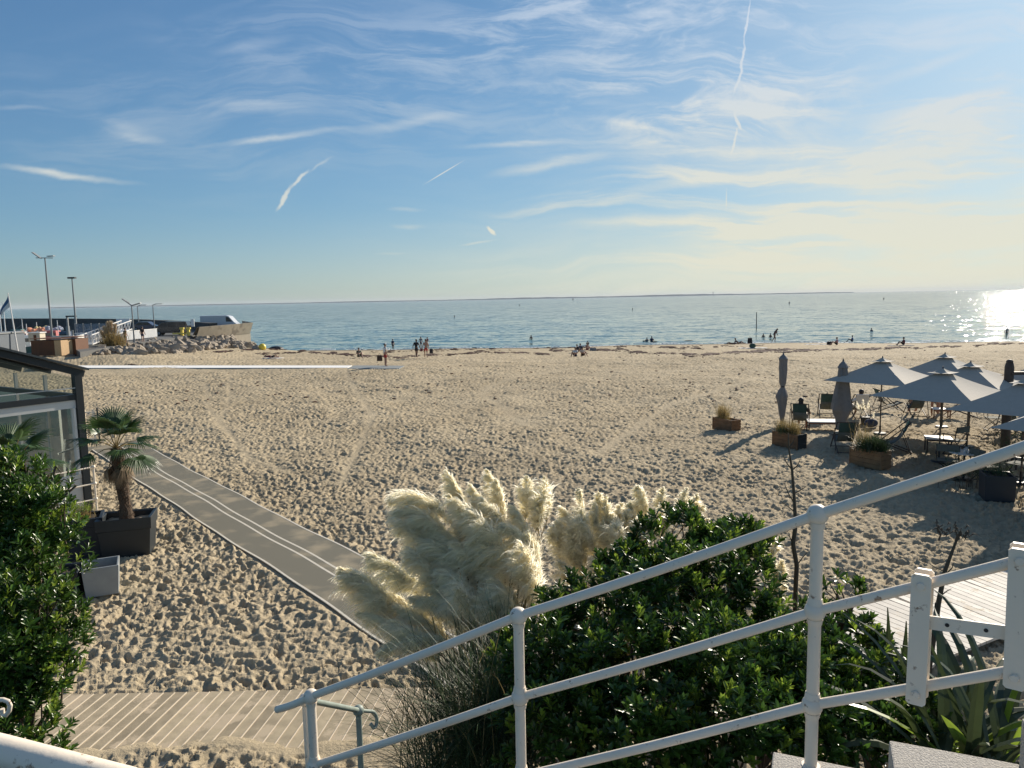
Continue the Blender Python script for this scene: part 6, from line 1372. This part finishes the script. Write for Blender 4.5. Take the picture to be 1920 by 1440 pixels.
# white sheet barrier, gangway, fences
def barrier():
    a = at(238, 640, .9); b = at(295, 633, .9); d = b - a; L_ = d.length; t = thing('barrier_fence', 'long pale slatted barrier along the quay edge under the lamps', 'fence', a, math.atan2(d.y, d.x)); m = MB(); m.box((L_ / 2, 0, .62), (L_, .04, .95)); m.build('panel', mVan, t); m = MB()
    for k in range(int(L_ / .35)): m.box((k * .35, -.03, .62), (.06, .03, 1.05))
    m.build('slats', mTop, t); m = MB(); m.box((L_ / 2, -.03, 1.15), (L_, .06, .06)); m.build('top_rail', mTop, t)
    a = at(163, 646, 1.0); b = at(238, 622, 1.6); Y0 = a.y; b = aty(238, 617, a.y + 8); d = b - a; dz = b.z - a.z; L_ = math.hypot(d.x, d.y); t = thing('gangway', 'white lattice gangway sloping up behind the quay pampas clump', 'gangway', a, math.atan2(d.y, d.x)); n = 12
    for s_ in (-.6, .6):
        m = MB()
        for h_ in (0, 1.0): m.tube([(0, s_, h_), (L_, s_, dz + h_)], .06, 6)
        m.build('chord', mTop, t); m = MB()
        for k in range(n):
            x = L_ * k / n; x2 = L_ * (k + 1) / n; m.tube([(x, s_, dz * k / n), (x2, s_, dz * (k + 1) / n + 1.0)], .04, 5); m.tube([(x, s_, dz * k / n), (x, s_, dz * k / n + 1)], .04, 5)
        m.build('lattice', mTop, t)
    m = MB(); m.add([(0, -.6, 0), (L_, -.6, dz), (L_, .6, dz), (0, .6, 0)], [(0, 1, 2, 3)]); m.build('deck', mVan, t)
barrier()
# quay pampas, curved wall, cabins
b = G(212, 664); b = at(212, 655, .5); t = thing('pampas_grass', 'round pampas clump with tawny plumes at the foot of the gangway', 'plant', b)
blade_tuft(700, (0, 0, 0), .55, 2.2, .05, mDry, t, droop=.8, seg=4, jitter=.4)
blade_tuft(500, (0, 0, 0), .6, 1.8, .05, mDry, t, 'green_blades', droop=.8, seg=4, jitter=.4)
for k, (x, y, tx, ty) in enumerate(((200, 628, 196, 614), (205, 624, 202, 606), (209, 624, 208, 604), (214, 626, 216, 610), (196, 634, 190, 622), (203, 632, 200, 614))):
    R_, T_ = aty(x, y, b.y), aty(tx, ty, b.y); d = unit(np.array(T_ - R_)); V = []; n = 500; g_ = nr.random(n); bs = np.array(R_ - t.location) + np.array(T_ - R_) * g_[:, None]; dr = unit(nr.normal(size=(n, 3)) + d * 1.2); e = bs + dr * .32; sd = unit(np.cross(dr, nr.normal(size=(n, 3)))) * .03
    npmesh('plume', np.stack([bs - sd, bs + sd, e], 1).reshape(-1, 3), np.arange(3 * n).reshape(-1, 3), mat('tawny_plume', (.60, .48, .32), .9), t)
def front_stuff():
    # curved white wall with glass balustrade
    c = [at(100, 668, .0), at(130, 668, .0), at(146, 668, 0), at(157, 666, 0), at(161, 662, 0), at(158, 657, 0)]; m = MB(); h = 2.1
    for a, b in zip(c[:-1], c[1:]):
        d = b - a; n = Vector((-d.y, d.x, 0)).normalized() * .25; m.prism([(a.x, a.y), (b.x, b.y), (b.x + n.x, b.y + n.y), (a.x + n.x, a.y + n.y)], -.2, h)
    t = thing('curved_wall', 'low curved whitish wall right of the brown cabins', 'wall', c[0]); m.build('wall', mat('whitewash', (.55, .54, .50), .8, var=.12), t, world=True)
    m = MB(); a = at(96, 640, 2.1); b = at(148, 640, 2.1); a = Vector((c[0].x - 1, c[0].y + 6, 2.1)); b = Vector((c[3].x, c[3].y + 5, 2.1))
    m.prism([(a.x, a.y), (b.x, b.y), (b.x, b.y + .06), (a.x, a.y + .06)], 2.15, 3.15)
    m.build('balustrade_glass', mat('blue_glass', (.12, .17, .24), .2, alpha=.6), t, world=True); m = MB()
    for k in range(5): q = a.lerp(b, k / 4); m.box(q + Vector((0, 0, .55)), (.08, .1, 1.1))
    m.build('balustrade_posts', mPoleG, t, world=True)
    m = MB(); m.prism([(a.x, a.y - .2), (b.x, b.y - .2), (b.x, b.y + .5), (a.x, a.y + .5)], 2.0, 2.15); m.build('ledge', mTop, t, world=True)
    # corten cabins on legs
    for k, (x0, x1, y, lab) in enumerate(((62, 119, 676, 'rust brown box cabin on short legs with a light end, nearest the pavilion roof'), (120.5, 145.5, 673.5, 'darker rust brown box cabin on legs, behind and right of the first'))):
        A = at(x0, y, 0); B_ = at(x1, y - .5, 0); d = B_ - A; L_ = d.length; t = thing('box_cabin', lab, 'cabin', A, math.atan2(d.y, d.x), 'rust brown cabins'); H = 1.75 if k == 0 else 1.8; m = MB(); nb = 22 if k == 0 else 10; off = 0
        lend = .7 if k == 0 else 0
        for j in range(nb): m.box(((j + .5) * (L_ - lend) / nb, 1.0, .45 + H / 2 - .15), ((L_ - lend) / nb - .012, 2.2, H - .3))
        m.build('board_wall', mRust, t); 
        if k == 0:
            m = MB()
            for j in range(4): m.box((L_ - lend + (j + .5) * lend / 4, .95, .45 + H / 2 - .15), (lend / 4 - .012, 2.2, H - .3))
            m.build('sunlit_toned_end', mLight, t)
        m = MB(); m.box((L_ / 2, 1.0, H + .33 - .0), (L_ + .05, 2.3, .05)); m.build('roof', mRust, t)
        for x in (.15, L_ - .15):
            for y_ in (.1, 1.9): m = MB(); m.box((x, y_, .22), (.08, .08, .5)); m.build('leg', mBlack, t)
    p = at(52, 676, 0); t = thing('concrete_block', 'low beige block left of the rust brown cabins', 'block', p); m = MB(); m.box((0, 0, .35), (1.1, .8, .7)); bev(m.build('block', mConc, t), .04)
    p = at(69, 641, 1.0); p = Vector((at(69, 660, 0).x - 1, 92, .9)); t = thing('kiosk', 'small cream kiosk above the rust brown cabins', 'kiosk', (aty(70, 640, 84).x, 84, aty(70, 641, 84).z)); m = MB(); m.box((0, 0, .5), (1.3, 1, 1.0)); m.build('wall', mat('cream_paint', (.62, .55, .42), .7), t); m = MB(); m.box((0, 0, 1.05), (1.5, 1.2, .1)); m.build('roof', mTop, t); m = MB(); m.box((.1, -.52, .5), (.3, .03, .6)); m.build('door', mRust, t)
    m = MB(); P_ = aty(62, 656, 86); 
    # pale sand apron in front of the cabins
    # grey building at the far left
    b = aty(-4, 664, 76); t = thing('harbour_building', 'grey flat roofed harbour building at the extreme left edge', 'building', (b.x, b.y, -.2)); m = MB(); m.box((-2.2, 2, 1.2), (5.0, 4, 2.8)); m.build('wall', mat('grey_render', (.11, .13, .15), .7), t); m = MB(); m.box((-2.2, 2, 2.7), (5.2, 4.2, .14)); m.build('roof', mPoleG, t); m = MB(); m.box((-.4, -.03, .9), (.5, .05, 1.5)); m.build('door', mGlassD, t); m = MB(); m.box((-1.2, -.03, 2.2), (.9, .05, .5)); m.build('window', mGlassD, t)
front_stuff()
# people on the quay
person('person in dark clothes leaning on the slatted barrier, left one', 'stand', at(236, 645, .9), 30, 'black', 'black'); person('person in dark clothes standing at the slatted barrier, right one', 'stand', at(268, 641, .9), 10, 'black', 'navy')
# masts frame and posts
def hoist():
    a = aty(145, 640, 110); z0 = -.5; t = thing('hoist_frame', 'dark gallows frame of a boat hoist behind the second lamp', 'hoist', (a.x, 110, z0)); H = aty(133, 593, 110).z - z0; w = 1.2
    for x in (-w, 0): m = MB(); m.box((x, 0, H / 2), (.22, .22, H)); m.build('post', mPoleG, t)
    m = MB(); m.box((-w / 2, 0, H), (w + .3, .25, .2)); m.build('beam', mBlack, t)
hoist()
# posts and signs
for px, y0, y1, Y, lab in ((160, 645, 610, 120, 'pale mooring post left of the gangway'), (169, 640, 611, 125, 'pale mooring post behind the gangway foot'), (128, 640, 612, 118, 'thin pale post left of the hoist frame')):
    a = aty(px, y0, Y); b = aty(px, y1, Y); o = MB().tube([(0, 0, 0), (0, 0, b.z - a.z)], .18, 8).build('mooring_post', mPoleG, None, True); o.location = a; tag(o, lab, 'post')
for px, py, Y, w, h, lab in ((231, 603, 150, 2.6, 1.1, 'white rectangular sign on the dark harbour wall'), (361, 605.5, 112, .5, 1.1, 'small white upright sign on the harbour wall near the pier')):
    a = aty(px, py, Y - 8 if px < 300 else Y - 2); o = MB().box((0, 0, 0), (w, .12, h)).build('sign', mTop, None); o.location = a; tag(o, lab, 'sign'); bev(o, .02)
# flag
def flag():
    b = aty(35, 668, 78); top = aty(15, 549, 78); t = thing('flagpole', 'leaning white flagpole with a blue and white flag at the left edge', 'flagpole', b); m = MB(); d = top - b; m.tube([(0, 0, 0), tuple(d)], [.09, .04], 8); m.build('pole', mTop, t, True)
    A = d * .98; B_ = d * .80; V = []; n = 8
    for i in range(n + 1):
        f = i / n
        for j in range(5):
            g_ = j / 4; p = A.lerp(B_, g_) + Vector((-1.05 * f, .15 * math.sin(f * 6 + g_), -1.55 * f ** 1.1 * (1.3 - .55 * g_) - .0)); V.append(p)
    m = MB(); m.add(V, [(i * 5 + j, (i + 1) * 5 + j, (i + 1) * 5 + j + 1, i * 5 + j + 1) for i in range(n) for j in range(2)]); o = m.build('flag', mat('flag_blue', (.02, .09, .20), .8), t); o.modifiers.new('t', 'SOLIDIFY').thickness = .02
    m = MB(); m.add(V, [(i * 5 + j, (i + 1) * 5 + j, (i + 1) * 5 + j + 1, i * 5 + j + 1) for i in range(n) for j in (2, 3)]); o = m.build('flag_pale_half', mat('flag_pale', (.45, .52, .55), .8), t); o.modifiers.new('t', 'SOLIDIFY').thickness = .02
flag()
# boats
mBoatB = mat('boat_blue', (.03, .06, .12), .4); mBoatG = mat('boat_green', (.05, .12, .10), .4); mBoatR = mat('boat_red', (.45, .10, .09), .5); mBoatW = mat('boat_white', (.62, .63, .62), .4); mOr = mat('orange_float', (.65, .28, .16), .6); mYe = mat('yellow_float', (.70, .55, .25), .6)
def boat(label, px, py, Y, L_, hull, cab, mast_px, floats=None, rz=0.0, name='fishing_boat'):
    a = aty(px, py, Y); t = thing(name, label, 'boat', (a.x, Y, SEA), rz); n = 8; V = []
    for i in range(n + 1):
        f = i / n; x = (f - .5) * L_; w = L_ * .16 * (1 - max(0, (f - .45) / .55) ** 2.2); zt = 1.3 + .9 * f ** 2
        V += [(x, -w, zt), (x, -w * .7, .0), (x, 0, -.5), (x, w * .7, 0), (x, w, zt)]
    m = MB(); m.add(V, [(i * 5 + j, (i + 1) * 5 + j, (i + 1) * 5 + j + 1, i * 5 + j + 1) for i in range(n) for j in range(4)] + [(0, 1, 2, 3, 4)] + [(i * 5, i * 5 + 4, (i + 1) * 5 + 4, (i + 1) * 5) for i in range(n)]); m.build('hull', hull, t)
    m = MB(); m.box((-.12 * L_, 0, 2.2), (L_ * .28, L_ * .18, 1.9), taper=.88); c_ = m.build('wheelhouse', cab, t); m = MB(); m.box((-.12 * L_, -L_ * .088, 2.5), (L_ * .22, .05, .5)); m.build('windows', mGlassD, c_)
    if mast_px: H = aty(px, mast_px, Y).z - SEA; m = MB(); m.tube([(0, 0, 1), (0, 0, H)], [.12, .05], 6); m.build('mast', mTop, t); m = MB(); m.tube([(0, 0, H * .8), (-L_ * .3, 0, 2.5)], .03, 4); m.build('stay', mPoleG, t)
    if floats:
        m = MB(); r = random.Random(int(px))
        for k in range(26): m.ball((r.uniform(-.05, .4) * L_, r.uniform(-.1, .1) * L_, r.uniform(1.6, 3.6)), r.uniform(.25, .45), 7, 5)
        m.build('fishing_floats', floats, t)
    return t
boat('sailing boat at the very left with a tall white mast rising above the horizon', 4, 640, 120, 8, mBoatB, mBoatW, 548, name='sailing_boat'); boat('sailing boat with a tall white mast right behind the flag', 12, 640, 124, 8, mBoatW, mBoatW, 566, name='sailing_boat')
boat('small white boat with a thin short mast, third from the left', 44, 634, 140, 8, mBoatW, mBoatG, 598)
boat('fishing boat heaped with orange floats', 52, 640, 130, 8, mBoatB, mBoatW, 607, mOr); boat('fishing boat carrying yellow and red floats', 71, 636, 138, 7, mBoatR, mBoatW, 604, mYe); boat('fishing boat with pale grey gear on deck', 86, 638, 134, 8, mBoatB, mBoatW, 612, mat('grey_float', (.35, .38, .45), .6))
t = boat('fishing boat with a pinkish red wheelhouse and a thick white mast', 110, 636, 128, 9, mBoatB, mBoatR, 600); boat('low dark green boat in front of the others', 40, 652, 105, 9, mBoatG, mBoatW, None); boat('low dark boat in front of the kiosk', 62, 650, 108, 8, mBoatB, mBoatW, None, name='fishing_boat')
boat('small grey boat moored beside the hoist frame', 132, 640, 122, 6, mBoatW, mBoatB, 611)
def pontoon():
    a = aty(20, 646, 126); t = thing('pontoon', 'pale floating pontoon between the moored boats', 'pontoon', (a.x, 126, SEA)); m = MB(); m.box((6, 0, .5), (34, 2, .5)); m.build('deck', mWoodPale, t)
    m = MB()
    for k in range(6): m.tube([(-8 + 6 * k, 1, 0), (-8 + 6 * k, 1, 3.2)], .15, 6)
    m.build('piles', mPoleG, t)
pontoon()

# ------------------------------------------------------------------ light summer haze over the sea
def haze():
    m = MB(); m.prism([(-14200, -40), (14200, -40), (14200, 14200), (-14200, 14200)], -7.0, 45)
    hm = bpy.data.materials.new('haze_air'); hm.use_nodes = True; nt = hm.node_tree; N = nt.nodes; L = nt.links; N.remove(N['Principled BSDF'])
    v = N.new('ShaderNodeVolumePrincipled'); v.inputs['Color'].default_value = (.86, .92, 1.0, 1); v.inputs['Density'].default_value = 5e-5; v.inputs['Anisotropy'].default_value = .0; L.new(v.outputs[0], N['Material Output'].inputs['Volume'])
    o = m.build('haze', hm); tag(o, 'thin sea haze', kind='stuff')
haze()
